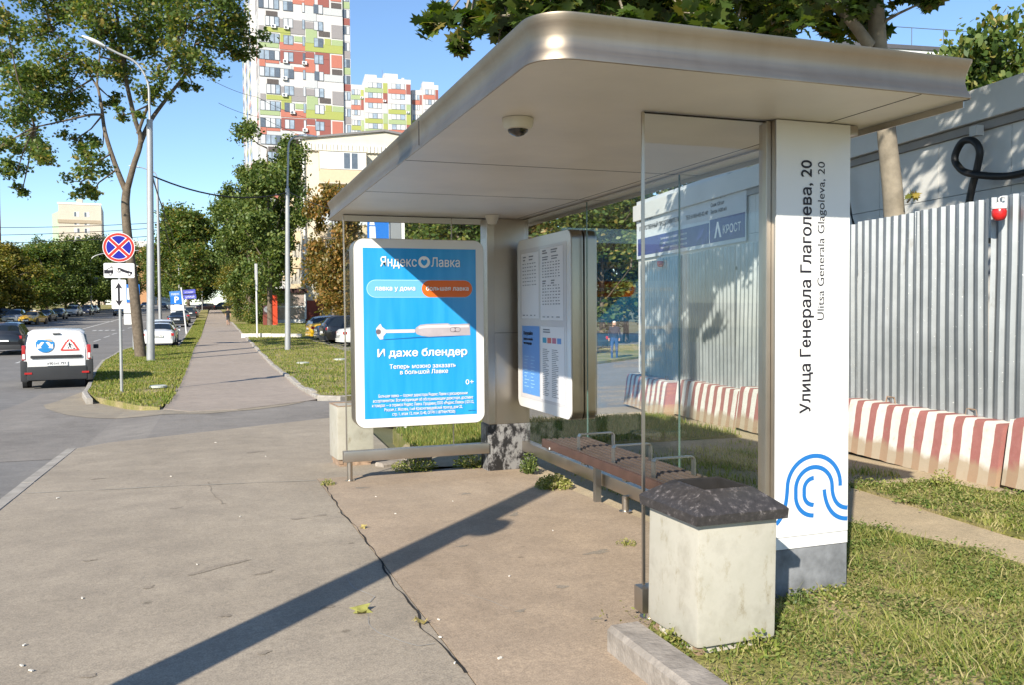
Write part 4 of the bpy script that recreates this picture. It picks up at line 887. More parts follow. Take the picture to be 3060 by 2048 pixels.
def make_car(kind, pm, name, label, cat, loc, rot, group=None, plate=None, cap=None, rails=False):
    K = KINDS[kind]; st = K['st']; g0, g1 = K['gl']
    t = thing(name, label, cat, loc, rot, group)
    key = ('car', kind)
    if key not in _txt_cache:
        # densify stations
        S = []
        for a, b in zip(st, st[1:]):
            for j in range(3): S.append(tuple(a[q]+(b[q]-a[q])*j/3 for q in range(6)))
        S.append(st[-1]); sec = [body_section(s, 0) for s in S]; k = len(sec[0]); n_ = len(S)
        vv = []; 
        for s, c_ in zip(S, sec):
            vv += [(-x, s[0], z) for x, z in c_] + [(x, s[0], z) for x, z in c_[::-1][1:]]
        kk = 2*k-1; body = MB(); panes = {'side_window_l': MB(), 'side_window_r': MB(), 'windscreen': MB(), 'rear_window': MB()}
        for i in range(n_-1):
            for a in range(kk-1):
                f = (i*kk+a, i*kk+a+1, (i+1)*kk+a+1, (i+1)*kk+a); tgt = None
                sgm = i/3; y = (S[i][0]+S[i+1][0])/2
                h0 = S[i][3]-S[i][2]; h1 = S[i+1][3]-S[i+1][2]
                sm = a if a < k-1 else kk-2-a
                if sm == 4 and min(h0, h1) > .2 and kind != 'van': tgt = 'side_window_l' if a < k else 'side_window_r'
                if sm == 4 and kind == 'van' and y > -.35 and min(h0, h1) > .25: tgt = 'side_window_l' if a < k else 'side_window_r'
                if sm in (5, 6) and g0 <= sgm < g1+.01:
                    sl_ = (S[i+1][3]-S[i][3])/(S[i+1][0]-S[i][0])
                    if sl_ < -.42 and y > 0: tgt = 'windscreen'
                    if sl_ > .42 and y < 0 and kind != 'van': tgt = 'rear_window'
                (panes[tgt] if tgt else body).add([vv[j] for j in f], [(0, 1, 2, 3)])
        body.add(vv[:kk], [tuple(range(kk))]); body.add(vv[-kk:], [tuple(range(kk))])
        def weld(mb):
            bm = bmesh.new(); vs_ = [bm.verts.new(q) for q in mb.v]
            for f in mb.f: bm.faces.new([vs_[j] for j in f])
            bmesh.ops.remove_doubles(bm, verts=bm.verts, dist=.0005); bmesh.ops.recalc_face_normals(bm, faces=bm.faces)
            me = bpy.data.meshes.new('car_shell'); bm.to_mesh(me); bm.free()
            me.polygons.foreach_set('use_smooth', [True]*len(me.polygons)); me.set_sharp_from_angle(angle=R(42)); return me
        _txt_cache[key] = (weld(body), {q: weld(m_) for q, m_ in panes.items() if m_.f})
    bme, pme = _txt_cache[key]
    bm_ = bme.copy(); bm_.materials.clear(); bm_.materials.append(pm); bm_.name = 'body'
    bo = link_copy(bm_, 'body', t)
    for q, me in pme.items():
        if not me.materials: me.materials.append(M_cglass)
        link_copy(me, 'window' if 'side' in q else q, t, loc=(0, 0, .0))
    w_ = max(s[4] for s in st)
    yr, yf = st[1][0], st[-2][0]
    for sx in (-1, 1):
        for y in K['wb']:
            key2 = ('wheel', kind)
            if key2 not in _txt_cache:
                r_ = K['wr']; a = MB().lathe([(r_*.62, -.1), (r_*.95, -.1), (r_, -.07), (r_, .07), (r_*.95, .1), (r_*.62, .1)], (0,0,0), 22, axis='x'); o1 = a.build('tyre', M_tyre, t, smooth=40)
                b_ = MB().lathe([(r_*.64, -.085), (r_*.60, .085), (r_*.5, .105), (r_*.12, .09), (r_*.1, .11)], (0,0,0), 12, axis='x').build('rim', M_rim, t, smooth=30)
                c_ = MB().lathe([(r_*1.16, -.1), (r_*1.16, .012)], (0,0,0), 24, axis='x').build('wheel_arch', M_plastic, t)
                _txt_cache[key2] = (o1.data, b_.data, c_.data)
                for o_ in (o1, b_, c_): bpy.data.objects.remove(o_)
            ty, ri, wa = _txt_cache[key2]
            wheel = link_copy(ty, 'wheel', t, loc=(sx*(w_-.10), y, K['wr']-.005), rot=(0, 0, 0 if sx > 0 else math.pi))
            link_copy(ri, 'rim', wheel); link_copy(wa, 'wheel_arch', t, loc=(sx*(w_-.004), y, K['wr']+.02), rot=(0, 0, 0 if sx > 0 else math.pi))
        zl = st[1][2]
        if kind == 'van':
            MB().box(sx*.80-.045, sx*.80+.045, -2.235, -2.05, .80, 1.20).build('tail_light', M_tail, t, bevel=.02, smooth=50)
            MB().box(sx*.80-.03, sx*.80+.03, -2.245, -2.2, .83, .97).build('reversing_light', M_head, t, bevel=.01)
        else:
            MB().box(sx*.68-.15, sx*.68+.15, yr-.075, yr+.12, zl-.20, zl-.05).build('tail_light', M_tail, t, bevel=.02, smooth=50)
        MB().box(sx*.62-.15, sx*.62+.15, yf-.05, yf+.17, st[-2][2]-.14, st[-2][2]-.02).build('headlight', M_head, t, bevel=.02, smooth=50)
        MB().box(sx*(w_+.10)-.075, sx*(w_+.10)+.075, K['st'][g1][0]-.28, K['st'][g1][0]-.16, st[g1][2]+.0, st[g1][2]+.13).build('side_mirror', M_plastic if kind == 'van' else pm, t, bevel=.03, smooth=50)
    MB().box(-w_*.84, w_*.84, st[0][0]-.03, st[0][0]+.16, .25, .50 if kind != 'van' else .62).build('rear_bumper', M_plastic if kind in ('van', 'suv') else pm, t, bevel=.04, smooth=50)
    MB().box(-w_*.8, w_*.8, st[-1][0]-.16, st[-1][0]+.03, .24, .42).build('front_bumper', M_plastic, t, bevel=.04, smooth=50)
    MB().box(-.34, .34, st[-1][0]-.02, st[-1][0]+.045, .46, .60).build('grille', M_plastic, t, bevel=.01)
    zp = .72 if kind != 'van' else .70
    p1 = MB().box(-.26, .26, st[0][0]-.062, st[0][0]-.045, zp-.06, zp+.06).build('number_plate', M_plate, t)
    MB().box(-.26, .26, st[-1][0]+.05, st[-1][0]+.06, .36, .47).build('number_plate', M_plate, t)
    if plate: text_part(plate, 'lettering', M_ink, p1, (0, st[0][0]-.064, zp-.035), (1,0,0), (0,0,1), width=.46, height=.075, align='CENTER', world=False, bold=.01)
    if cap: MB().box(-.28, .28, -.2, .0, KINDS[kind]['st'][5][3]-.005, KINDS[kind]['st'][5][3]+.1).build('roof_sign', cap, t, bevel=.03, smooth=50)
    return t
P_white = paintm('white', (.72,.71,.69), 0); P_black = paintm('black', (.012,.013,.016)); P_dark = paintm('graphite', (.035,.04,.045)); P_yellow = paintm('yellow', (.62,.36,.015), 0); P_grey = paintm('silver', (.22,.24,.27), .5); P_navy = paintm('navy', (.015,.025,.06)); P_wine = paintm('wine', (.05,.02,.022))
RD = -.12
def on_road(x, y, off=RD): return (x, y, g(y)+off)
# the white van with road-works stickers on its doors
van = make_car('van', P_white, 'white_van', 'white van with blue arrow and roadworks stickers on its rear doors', 'van', on_road(-4.55, 30.75), R(6.5), plate='к901нт 797'); van.scale = (1.07, 1.07, 1.09)
YR = -2.232
def vflat(poly, name, m, y): mb = MB(); mb.add([(x, y, z) for x, z in poly], [tuple(range(len(poly)))]); return mb.build(name, m, van)
dl = MB().prism([(-.70, .62), (.70, .62), (.705, 1.05), (.62, 1.52), (.5, 1.60), (-.5, 1.60), (-.62, 1.52), (-.705, 1.05)], lambda x, z: (x, -2.245+max(0, z-1.1)*.12, z), lambda x, z: (x, -2.16+max(0, z-1.1)*.12, z)); dl.build('rear_doors', P_white, van, bevel=.012, smooth=50)
YD = lambda z: -2.251+max(0, z-1.1)*.12
def vdec(poly, name, m, lift=0): mb = MB(); mb.add([(x, YD(z)-lift, z) for x, z in poly], [tuple(range(len(poly)))]); return mb.build(name, m, van)
vdec([(.055, .63), (.061, .63), (.061, 1.58), (.055, 1.58)], 'door_gap', M_seam)
for sx in (-1, 1):
    MB().prism([(sx*.73, 1.02), (sx*.80, 1.02), (sx*.735, 1.50), (sx*.665, 1.52)], lambda x, z: (x, -2.205+max(0, z-1.1)*.12, z), lambda x, z: (x, -2.10, z)).build('rear_quarter_glass', M_cglass, van)
    MB().box(sx*.79-.1, sx*.79+.1, -2.225, -2.0, .22, .80).build('bumper_corner', M_plastic, van, bevel=.05, smooth=50)
    MB().box(sx*.70-.09, sx*.70+.09, -2.262, -2.24, .42, .47).build('rear_reflector', M_tail, van)
    MB().box(sx*.89-.005, sx*.89+.006, -1.9, .0, .45, .6).build('side_strip', M_plastic, van)
MB().box(-.64, .62, -2.29, -2.25, .845, .925).build('handle_bar', M_plastic, van, bevel=.02, smooth=50)
MB().box(-.09, .10, -2.262, -2.20, 1.515, 1.545).build('brake_light', M_seam, van)
M_dblue = mat('decal_blue', (.02,.20,.48), .4, var=.1); M_dred = mat('decal_red', (.60,.06,.05), .4, var=.1); M_dwhite = mat('decal_white', (.76,.75,.73), .4, var=0)
vdec([(-.28+.225*math.cos(2*math.pi*i/28), 1.225+.225*math.sin(2*math.pi*i/28)) for i in range(28)], 'sticker_disc', M_dblue, .002)
vdec([(-.28+.21*math.cos(R(a)), 1.225+.21*math.sin(R(a))) for a in range(28, 130, 6)] + [(-.30, 1.38), (-.1, 1.30)], 'sticker_peeled_patch', mat('decal_faded', (.42,.33,.22), .5, var=.1), .003)
for sx in (-1, 1):
    c0 = -.28+sx*.02; vdec([(c0, 1.275), (c0+sx*.045, 1.315), (c0+sx*.135, 1.205), (c0+sx*.165, 1.235), (c0+sx*.175, 1.105), (c0+sx*.06, 1.125), (c0+sx*.09, 1.155)], 'sticker_arrow', M_dwhite, .004)
vdec([(.10, 1.035), (.55, 1.035), (.56, 1.06), (.34, 1.42), (.31, 1.42), (.09, 1.06)], 'sticker_triangle', M_dred, .002); vdec([(.155, 1.075), (.495, 1.075), (.325, 1.36)], 'sticker_triangle_field', M_dwhite, .003)
for poly in ([(.29, 1.25), (.33, 1.26), (.35, 1.18), (.37, 1.09), (.35, 1.09), (.325, 1.16), (.29, 1.09), (.265, 1.09), (.31, 1.17)], [(.33, 1.285), (.35, 1.285), (.35, 1.265), (.33, 1.265)], [(.24, 1.17), (.26, 1.19), (.36, 1.22), (.40, 1.17), (.39, 1.16), (.35, 1.2)], [(.38, 1.085), (.47, 1.085), (.44, 1.12)]): vdec(poly, 'sticker_figure', M_ink, .004)
make_car('suv', P_black, 'dark_suv', 'black suv driving away past the white van', 'car', on_road(-9.75, 50.4), R(3))
make_car('sedan', P_white, 'white_sedan', 'white sedan parked behind the big tree and lamp post', 'car', on_road(-2.72, 54.0), R(0), plate='т702кв 797')
make_car('hatch', P_white, 'white_hatchback', 'white hatchback parked ahead of the white sedan', 'car', on_road(-2.85, 60.3), 0)
make_car('sedan', P_black, 'black_sedan', 'black sedan parked beside the direction sign post', 'car', on_road(-2.95, 91.6), R(-1), plate='н310ех 799')
make_car('hatch', P_grey, 'silver_hatchback', 'silver hatchback parked between the two dark cars by the footway', 'car', on_road(-2.9, 104), 0)
make_car('sedan', P_dark, 'graphite_sedan', 'graphite sedan parked farthest along the footway', 'car', on_road(-2.3, 123.4), R(-2))
make_car('hatch', P_white, 'white_hatchback', 'white hatchback parked just beyond the graphite sedan', 'car', on_road(-2.6, 136), R(-2))
make_car('hatch', P_wine, 'dark_wagon', 'dark red estate car crossing at the end of the footway', 'car', on_road(-.9, 193), R(100))
make_car('suv', P_black, 'black_suv', 'black suv crossing at the far end of the footway', 'car', on_road(2.6, 196), R(85))
for (x, y, kd, pm, lab, rot, cap) in ((-19.7, 104.5, 'suv', P_grey, 'grey suv parked leftmost across the street', 180, None), (-17.9, 104.2, 'sedan', P_yellow, 'yellow taxi parked across the street', 172, M_plate), (-18.6, 116, 'sedan', P_black, 'black sedan parked right of the yellow taxi', 176, None), (-18.6, 125.5, 'hatch', P_dark, 'dark hatchback parked behind the black sedan across the street', 180, None),
        (-19.2, 143, 'suv', P_white, 'white suv parked across the street among dark cars', 176, None), (-18.4, 150.5, 'suv', P_navy, 'navy suv parked right of the white suv across the street', 178, None), (-19.4, 168, 'hatch', P_white, 'small white car parked farthest in the row across the street', 180, None),
        (-13.0, 146, 'sedan', P_black, 'black sedan approaching with headlights behind the arrow plate', 180, None), (-15.8, 243, 'sedan', P_navy, 'dark blue car far away between tree trunk and lamp post', 180, None), (-10.0, 215, 'sedan', P_navy, 'dark blue car driving far away right of the lamp post', 0, None), (-24, 118, 'hatch', P_dark, 'dark car in the shade under the trees across the street', 100, None), (-24.5, 133, 'sedan', P_wine, 'dark red car in the shade under the trees across the street', 95, None), (-23, 172, 'suv', P_black, 'black car in the shade at the end of the tree row', 180, None)):
    make_car(kd, pm, 'parked_car' if abs(x) > 17 else 'driving_car', lab, 'car', on_road(x, y, RD if x > -21.5 else .0), R(rot), None, cap=cap)
# cars parked side by side on the lot right of the footway, tails to the lawn
for i, (x, y, kd, pm, lab, pl) in enumerate(((8.9, 47.0, 'sedan', P_white, 'old white sedan parked nearest at the edge of the lawn', None), (8.3, 50.2, 'suv', P_black, 'black car second from the lawn edge in the car park', None), (8.4, 53.0, 'sedan', P_navy, 'dark saloon third from the lawn edge in the car park', None), (8.2, 55.8, 'sedan', P_yellow, 'yellow taxi in the car park between dark and white cars', None), (8.2, 58.6, 'hatch', P_white, 'white hatchback at the far end of the car park row', None))):
    make_car(kd, pm, 'parked_car', lab, 'car', (x, y, g(y)+.078), R(-84), 'cars in the car park by the lawn')
make_car('sedan', P_dark, 'parked_car', 'dark car half hidden beside the fence end, seen through the glass', 'car', (15.6, 37.5, g(37.5)+.03), R(80))

# ================================================================== people
M_skin = mat('skin', (.42,.24,.16), .6, var=.05); M_blk = mat('black_cloth', (.015,.015,.017), .9, var=.2); M_den = mat('denim', (.035,.07,.17), .9, var=.2); M_hair = mat('dark_hair', (.025,.018,.012), .8, var=.1); M_whitecap = mat('white_cap', (.7,.7,.7), .8, var=.05); M_jack = mat('dark_jacket', (.02,.025,.045), .85, var=.2)
def person(label, loc, rot, h, top, bottom, shorts, stride, hairm):
    t = thing('person', label, 'person', loc, rot); s = h/1.75
    J = {'pel': (0, 0, .95), 'sp': (0, .0, 1.12), 'ch': (0, .0, 1.32), 'nk': (0, .01, 1.48), 'hd0': (0, .03, 1.56), 'hd1': (0, .035, 1.64), 'hd2': (0, .025, 1.73)}
    Rr = {'pel': .135, 'sp': .125, 'ch': .15, 'nk': .06, 'hd0': .075, 'hd1': .098, 'hd2': .06}
    E_ = [('pel', 'sp'), ('sp', 'ch'), ('ch', 'nk'), ('nk', 'hd0'), ('hd0', 'hd1'), ('hd1', 'hd2')]
    for sx, n_ in ((-1, 'l'), (1, 'r')):
        sw = stride*sx
        J.update({'hip'+n_: (sx*.09, 0, .90), 'kn'+n_: (sx*.10, sw*.22+.03, .49), 'an'+n_: (sx*.10, sw*.36-.03, .085+abs(sw)*.03), 'to'+n_: (sx*.11, sw*.36+.13, .035+abs(sw)*.02), 'sh'+n_: (sx*.185, 0, 1.42), 'el'+n_: (sx*.235, -sw*.12-.03, 1.14), 'wr'+n_: (sx*.225, -sw*.16+.12, .93), 'ha'+n_: (sx*.215, -sw*.16+.19, .86)})
        Rr.update({'hip'+n_: .10, 'kn'+n_: .062, 'an'+n_: .043, 'to'+n_: .04, 'sh'+n_: .072, 'el'+n_: .045, 'wr'+n_: .032, 'ha'+n_: .036})
        E_ += [('pel', 'hip'+n_), ('hip'+n_, 'kn'+n_), ('kn'+n_, 'an'+n_), ('an'+n_, 'to'+n_), ('ch', 'sh'+n_), ('sh'+n_, 'el'+n_), ('el'+n_, 'wr'+n_), ('wr'+n_, 'ha'+n_)]
    names = list(J); me = bpy.data.meshes.new('body'); me.from_pydata([tuple(c*s for c in J[q]) for q in names], [(names.index(a), names.index(b)) for a, b in E_], [])
    o = bpy.data.objects.new('body', me); COL.objects.link(o)
    sk = o.modifiers.new('Skin', 'SKIN'); sk.use_smooth_shade = True
    for i, q in enumerate(names): me.skin_vertices[0].data[i].radius = (Rr[q]*s*(1.25 if q in ('pel', 'ch', 'sp') else 1), Rr[q]*s*(.85 if q in ('pel', 'ch', 'sp') else 1)); me.skin_vertices[0].data[i].use_root = (q == 'pel')
    ss = o.modifiers.new('Sub', 'SUBSURF'); ss.levels = ss.render_levels = 2
    bpy.context.view_layer.update(); dg = bpy.context.evaluated_depsgraph_get(); m2 = bpy.data.meshes.new_from_object(o.evaluated_get(dg)); bpy.data.objects.remove(o)
    for q in (M_skin, top, bottom, hairm, M_blk): m2.materials.append(q)
    for p in m2.polygons:
        c = p.center/s; k = 0
        if abs(c.x) < .17 and .86 < c.z < 1.47 or (c.z > (1.2 if shorts else .98) and c.z < 1.48): k = 1
        if c.z < 1.0 and abs(c.x) < .2 and c.z > (.52 if shorts else .09) and not (abs(c.x) > .17 and c.z > .8): k = 2
        if c.z < .085: k = 4
        if c.z > 1.675 or (c.z > 1.58 and c.y < -.0): k = 3
        p.material_index = k; p.use_smooth = True
    b = bpy.data.objects.new('body', m2); COL.objects.link(b); b.parent = t
    return t
person('man in black shirt and dark shorts walking along the footway', (1.78, 90.5, g(90.5)-.02), R(184), 1.75, M_blk, mat('navy_shorts', (.02,.025,.04), .9), True, .55, M_hair)
pp = person('person in dark jacket, blue jeans and white cap beyond the fence end', (16.3, 33.0, g(33)-.03), R(150), 1.74, M_jack, M_den, False, .25, M_whitecap)

# ================================================================== signs
M_galv = mat('galvanised_pole', (.40,.405,.40), .45, .5, var=.08); M_sback = mat('sign_grey_back', (.32,.33,.34), .5, .4, var=.05)
M_sred = mat('sign_red', (.62,.035,.025), .35, var=.02); M_sblue = mat('sign_blue', (.012,.012,.30), .35, var=.02); M_swhite = mat('sign_white', (.80,.79,.77), .3, var=.02); M_sky_ = mat('sign_sky_blue', (.02,.16,.55), .35, var=.02)
sp = thing('parking_prohibition_sign', 'no stopping sign over tow truck and two-way arrow plates on a thin post', 'road sign', (-2.2, 24.5, g(24.5)))
Z0 = g(24.5)
MB().tube([(0, 0, -.1), (0.02, 0, 3.4-Z0)], .038, 14).build('post', M_galv, sp, smooth=40)
def disc(r_, y, name, m, parent, c=(.02, 3.24-Z0), n_=40, r_in=None):
    mb = MB(); pts = [(c[0]+r_*math.cos(2*math.pi*i/n_), c[1]+r_*math.sin(2*math.pi*i/n_)) for i in range(n_)]
    mb.add([(x, y, z) for x, z in pts], [tuple(range(n_))]); return mb.build(name, m, parent)
d0 = MB().lathe([(.385, 0), (.385, .012)], (.02, -.062, 3.24-Z0), 40, axis='y').build('sign_disc', M_sback, sp)
disc(.384, -.0635, 'white_rim', M_swhite, d0); disc(.37, -.0645, 'red_ring', M_sred, d0); disc(.31, -.0655, 'white_line', M_swhite, d0); disc(.298, -.0665, 'blue_field', M_sblue, d0)
for a in (45, -45):
    for wd, m, y, nm in ((.105, M_swhite, -.0675-(a > 0)*.0004, 'cross_edge'), (.07, M_sred, -.0685-(a > 0)*.0004, 'cross_bar')):
        u = Vector((math.cos(R(a)), 0, math.sin(R(a)))); v = Vector((-u.z, 0, u.x)); L_ = .31; c = Vector((.02, y, 3.24-Z0)); mb = MB(); mb.add([c-u*L_-v*wd/2, c+u*L_-v*wd/2, c+u*L_+v*wd/2, c-u*L_+v*wd/2], [(0, 1, 2, 3)]); mb.build(nm, m, d0)
def plate_(x0, x1, z0, z1, r_=.035, border=None, y=-.05, parent=None, root=sp, m=M_swhite):
    o = MB(); o.prism(rpoly(x0, x1, z0, z1, r_, 4), lambda x, z: (x, y, z), lambda x, z: (x, y+.012, z)); return o.build('plate', [m], parent or root, smooth=30)
x_ = 2.2
pa = plate_(-2.552+x_, -1.822+x_, 2.45-Z0, 2.832-Z0); pb = plate_(-2.382+x_, -2.03+x_, 1.642-Z0, 2.402-Z0)
def sflat(poly, name, m, parent, y=-.0525): mb = MB(); mb.add([(x, y, z) for x, z in poly], [tuple(range(len(poly)))]); return mb.build(name, m, parent)
def sp1(X, Y): return (-2.552+x_+(X-55)*.001396, 2.832-Z0-(Y-590)*.00154)
for poly in ([(62, 706), (110, 703), (130, 710), (215, 708), (215, 768), (62, 768)], [(190, 628), (202, 628), (206, 770), (192, 770)], [(100, 700), (196, 645), (200, 655), (112, 706)], [(205, 660), (214, 660), (310, 748), (300, 752)], [(295, 742), (350, 742), (350, 750), (295, 750)], [(290, 668), (340, 672), (420, 705), (538, 738), (540, 775), (520, 782), (360, 732), (290, 700)], [(60, 798), (575, 798), (575, 804), (60, 804)]): sflat([sp1(*q) for q in poly], 'pictogram', M_ink, pa)
for a, b in (((415, 700), (440, 652)), ((440, 652), (525, 682)), ((525, 682), (540, 742)), ((470, 664), (480, 720))):
    A, B = Vector((sp1(*a)[0], 0, sp1(*a)[1])), Vector((sp1(*b)[0], 0, sp1(*b)[1])); dd = (B-A).normalized(); nn = Vector((-dd.z, 0, dd.x))*.004; mb = MB(); mb.add([(q.x, -.0525, q.z) for q in (A-nn, B-nn, B+nn, A+nn)], [(0, 1, 2, 3)]); mb.build('pictogram', M_ink, pa)
for X, Y in ((168, 770), (322, 712), (490, 772)):
    c = sp1(X, Y); disc(.038, -.0528, 'pictogram_wheel', M_ink, pa, c, 18); disc(.022, -.0532, 'pictogram_hub', M_swhite, pa, c, 14)
cx = -2.206+x_; sflat([(cx, 2.325-Z0), (cx+.095, 2.16-Z0), (cx+.026, 2.19-Z0), (cx+.026, 1.85-Z0), (cx+.095, 1.88-Z0), (cx, 1.715-Z0), (cx-.095, 1.88-Z0), (cx-.026, 1.85-Z0), (cx-.026, 2.19-Z0), (cx-.095, 2.16-Z0)], 'arrow', M_ink, pb)

def post(name, label, cat, x, y, h, r_=.035, group=None, m=None):
    t = thing(name, label, cat, (x, y, g(y)-.02), 0, group); MB().tube([(0, 0, -.05), (0, 0, h)], r_, 10).build('post', m or M_galv, t, smooth=40); return t
# parking sign behind the trunk
t = post('parking_sign', 'blue parking sign with two white plates half hidden by the tree trunk', 'road sign', -3.75, 48.6, 3.4, .04)
plate_(-.42, .36, 2.55, 3.5, .03, y=-.07, root=t, m=M_sky_); plate_(-.42, .36, 2.0, 2.5, .03, y=-.07, root=t); plate_(-.42, .36, 1.42, 1.95, .03, y=-.07, root=t)
text_part('P', 'lettering', M_swhite, t, (-.03, -.074, 2.72), (1,0,0), (0,0,1), height=.62, bold=.03, align='CENTER', world=False)
t = post('parking_sign', 'small blue parking sign and plates right of the second lamp post', 'road sign', -3.95, 103, 2.9, .04)
plate_(-.1, 1.2, 2.0, 3.1, .03, y=-.07, root=t, m=M_sky_); plate_(-.1, 1.2, 1.35, 1.9, .03, y=-.07, root=t); plate_(-.1, 1.2, .85, 1.3, .03, y=-.07, root=t)
text_part('P', 'lettering', M_swhite, t, (.55, -.074, 2.2), (1,0,0), (0,0,1), height=.7, bold=.03, align='CENTER', world=False)
# finger post with blue direction boards
t = post('direction_sign', 'leaning white post with blue direction boards beside the footway', 'road sign', -1.7, 71.6, 3.6, .06, m=mat('white_post', (.66,.64,.62), .5, var=.05)); t.rotation_euler[1] = R(-5)
M_fing = mat('direction_blue', (.06,.20,.52), .4, var=.06); M_fing2 = mat('direction_violet', (.09,.10,.45), .4, var=.06)
for x0, x1, z0, z1, m, s_ in ((-.9, -.08, 2.95, 3.35, M_fing, 'парк'), (.08, 1.0, 3.05, 3.38, M_fing2, 'площадь'), (.08, 1.02, 2.65, 2.98, M_fing2, 'улица')):
    o = plate_(x0, x1, z0, z1, .02, y=-.09, root=t, m=m); text_part(s_, 'lettering', M_swhite, o, ((x0+x1)/2, -.094, z0+.1), (1,0,0), (0,0,1), width=(x1-x0)*.7, align='CENTER', world=False)
# thin post with a narrow panel on the lawn
t = post('narrow_sign_post', 'thin white post with a narrow sign seen edge-on on the lawn', 'sign post', 3.07, 60.9, 5.1, .06, m=mat('white_post', (.66,.64,.62), .5)); MB().box(-.07, .09, -.05, .05, 3.3, 5.1).build('panel', M_sback, t); MB().box(-.09, -.072, -.05, .05, 4.0, 5.1).build('panel_edge', M_swhite, t)
# pedestrian sign seen above the poster box
t = post('pedestrian_sign', 'blue pedestrian and child sign seen above the poster light box', 'road sign', 2.75, 13.1, 3.2, .045)
ps = plate_(-.46, -.13, 2.35, 3.35, .03, y=-.07, root=t, m=M_sky_)
for poly in ([(-.42, 3.2), (-.36, 3.2), (-.35, 3.14), (-.43, 3.14)], [(-.43, 3.12), (-.34, 3.12), (-.33, 2.85), (-.28, 2.5), (-.33, 2.5), (-.38, 2.75), (-.45, 2.5), (-.5, 2.5), (-.43, 2.85)], [(-.22, 2.8), (-.17, 2.78), (-.15, 2.5), (-.25, 2.5)]): sflat(poly, 'pictogram', M_swhite, ps, -.0745)
MB().box(-.1, .06, -.05, .05, 2.4, 3.2).build('dark_panel', M_sback, t); MB().box(.07, .12, -.04, .04, -.1, 3.2).build('second_post', M_swhite, t)
# signals and far signs
def signal(label, x, y, h, arm=None):
    t = post('traffic_signal', label, 'traffic light', x, y, h, .08)
    MB().box(-.2, .2, -.2, .1, h-1.1, h).build('signal_head', M_plastic, t, bevel=.03)
    for i in range(3): MB().lathe([(.11, 0), (.1, -.03)], (0, -.2, h-.2-.34*i), 14, axis='y').build('lens', mat(('lens_red', 'lens_amber', 'lens_green')[i], ((.2,.02,.02), (.2,.1,.01), (.02,.14,.08))[i], .3, var=0), t)
    return t
signal('traffic light at the crossing by the end of the footway', -1.3, 184, 4.6)
t = post('mast_sign', 'mast arm sign post across the street by the trees', 'sign mast', -19.9, 170, 9.5, .13)
MB().tube(smooth_path([(0, 0, 9.3), (1, 0, 10.2), (4, 0, 10.9), (8, 0, 11.2)]), .09, 8).build('mast_arm', M_galv, t, smooth=50)
plate_(-2.4, -.2, 4.2, 7.0, .05, y=-.2, root=t, m=M_sback); plate_(.2, 1.4, 4.6, 6.6, .05, y=-.2, root=t, m=mat('sign_lime', (.45,.55,.04), .4)); plate_(.4, 1.2, 4.9, 6.3, .05, y=-.26, root=t, m=M_sback)
for x, y, z, lab, m in ((-25.5, 148, 6.0, 'grey sign back standing in front of the trees across the street', M_sback), (-22.2, 91, 5.2, 'pale blue sign at the left edge of the picture', mat('sign_pale', (.3,.42,.6), .4)), (-14.8, 165, 5.6, 'round sign seen from behind on a post across the street', M_sback)):
    t = post('street_sign', lab, 'road sign', x, y, z, .06); plate_(-1.0, 1.0, z-2.0, z, .2, y=-.1, root=t, m=m)

# ================================================================== lamp posts and overhead lines
M_lampgrey = mat('lamp_post_grey', (.36,.365,.37), .45, .3, var=.06); M_lens = mat('lamp_glass', (.62,.64,.66), .2, var=0)
def lamp_post(label, x, y, h, r0, r1, arm, head_dir, group='street lamp posts', head=True, lean=0):
    t = thing('street_lamp', label, 'street lamp', (x, y, g(y)-.02), 0, group)
    MB().tube([(0, 0, -.1), (lean*.5, 0, h*.45), (lean, 0, h)], [r0, (r0+r1)/2, r1], 18).build('pole', M_lampgrey, t, smooth=40)
    MB().lathe([(r0+.05, -.05), (r0+.05, .05), (r0+.01, .07)], (0,0,0), 18).build('base_collar', M_lampgrey, t, smooth=40)
    A = smooth_path([(lean, 0, h-.1)]+[(lean+a[0], a[1], a[2]) for a in arm]); MB().tube(A, [.075]+[.05]*(len(A)-1), 10).build('arm', M_lampgrey, t, smooth=50)
    if head:
        e = A[-1]; d = Vector(head_dir).normalized(); sd = d.cross(Vector((0, 0, 1))).normalized(); up = sd.cross(d)
        mb = MB(); n_ = 9; rings = []
        for i in range(n_):
            s_ = i/(n_-1); wd = .19*math.sin(math.pi*min(1, .14+s_*.86))**.6; hh = .11*math.sin(math.pi*min(1, .15+s_*.8))**.7
            c = e+d*(s_*.95-.1); rings += [c+sd*wd*math.cos(2*math.pi*k/12)+up*(hh*math.sin(2*math.pi*k/12)*(1 if math.sin(2*math.pi*k/12) > 0 else .75)) for k in range(12)]
        mb.add(rings, [(i*12+k, i*12+(k+1) % 12, (i+1)*12+(k+1) % 12, (i+1)*12+k) for i in range(n_-1) for k in range(12)] + [tuple(range(12)), tuple((n_-1)*12+k for k in range(12))])
        o = mb.build('lamp_head', M_lens, t, smooth=60)
    return t
lamp_post('tall grey street lamp beside the big tree, arm curving left over the road', -2.42, 39.97, 10.4, .17, .125, [(.0, 0, 11.0), (-.05, 0, 12.0), (-.48, 0, 12.75), (-1.2, 0, 13.1), (-1.75, 0, 13.35)], (-1, 0, .42), lean=.18)
lamp_post('grey street lamp on the lawn with short arm towards the houses', 3.78, 45.4, 8.4, .15, .10, [(.05, 0, 9.5), (.1, 0, 10.6), (.35, 0, 11.0), (.7, 0, 11.1)], (1, 0, .0), lean=.12)
for x, y, h, lab in ((-4.6, 92, 14.5, 'second street lamp along the road, cables clustered at its top'), (-4.5, 150, 14, 'third street lamp along the road beyond the direction sign'), (-4.6, 215, 13, 'farthest street lamp along the road')):
    lamp_post(lab, x, y, h, .17, .12, [(-.2, 0, h+.6), (-1.2, 0, h+1.0), (-1.7, 0, h+1.1)], (-1, 0, .1))
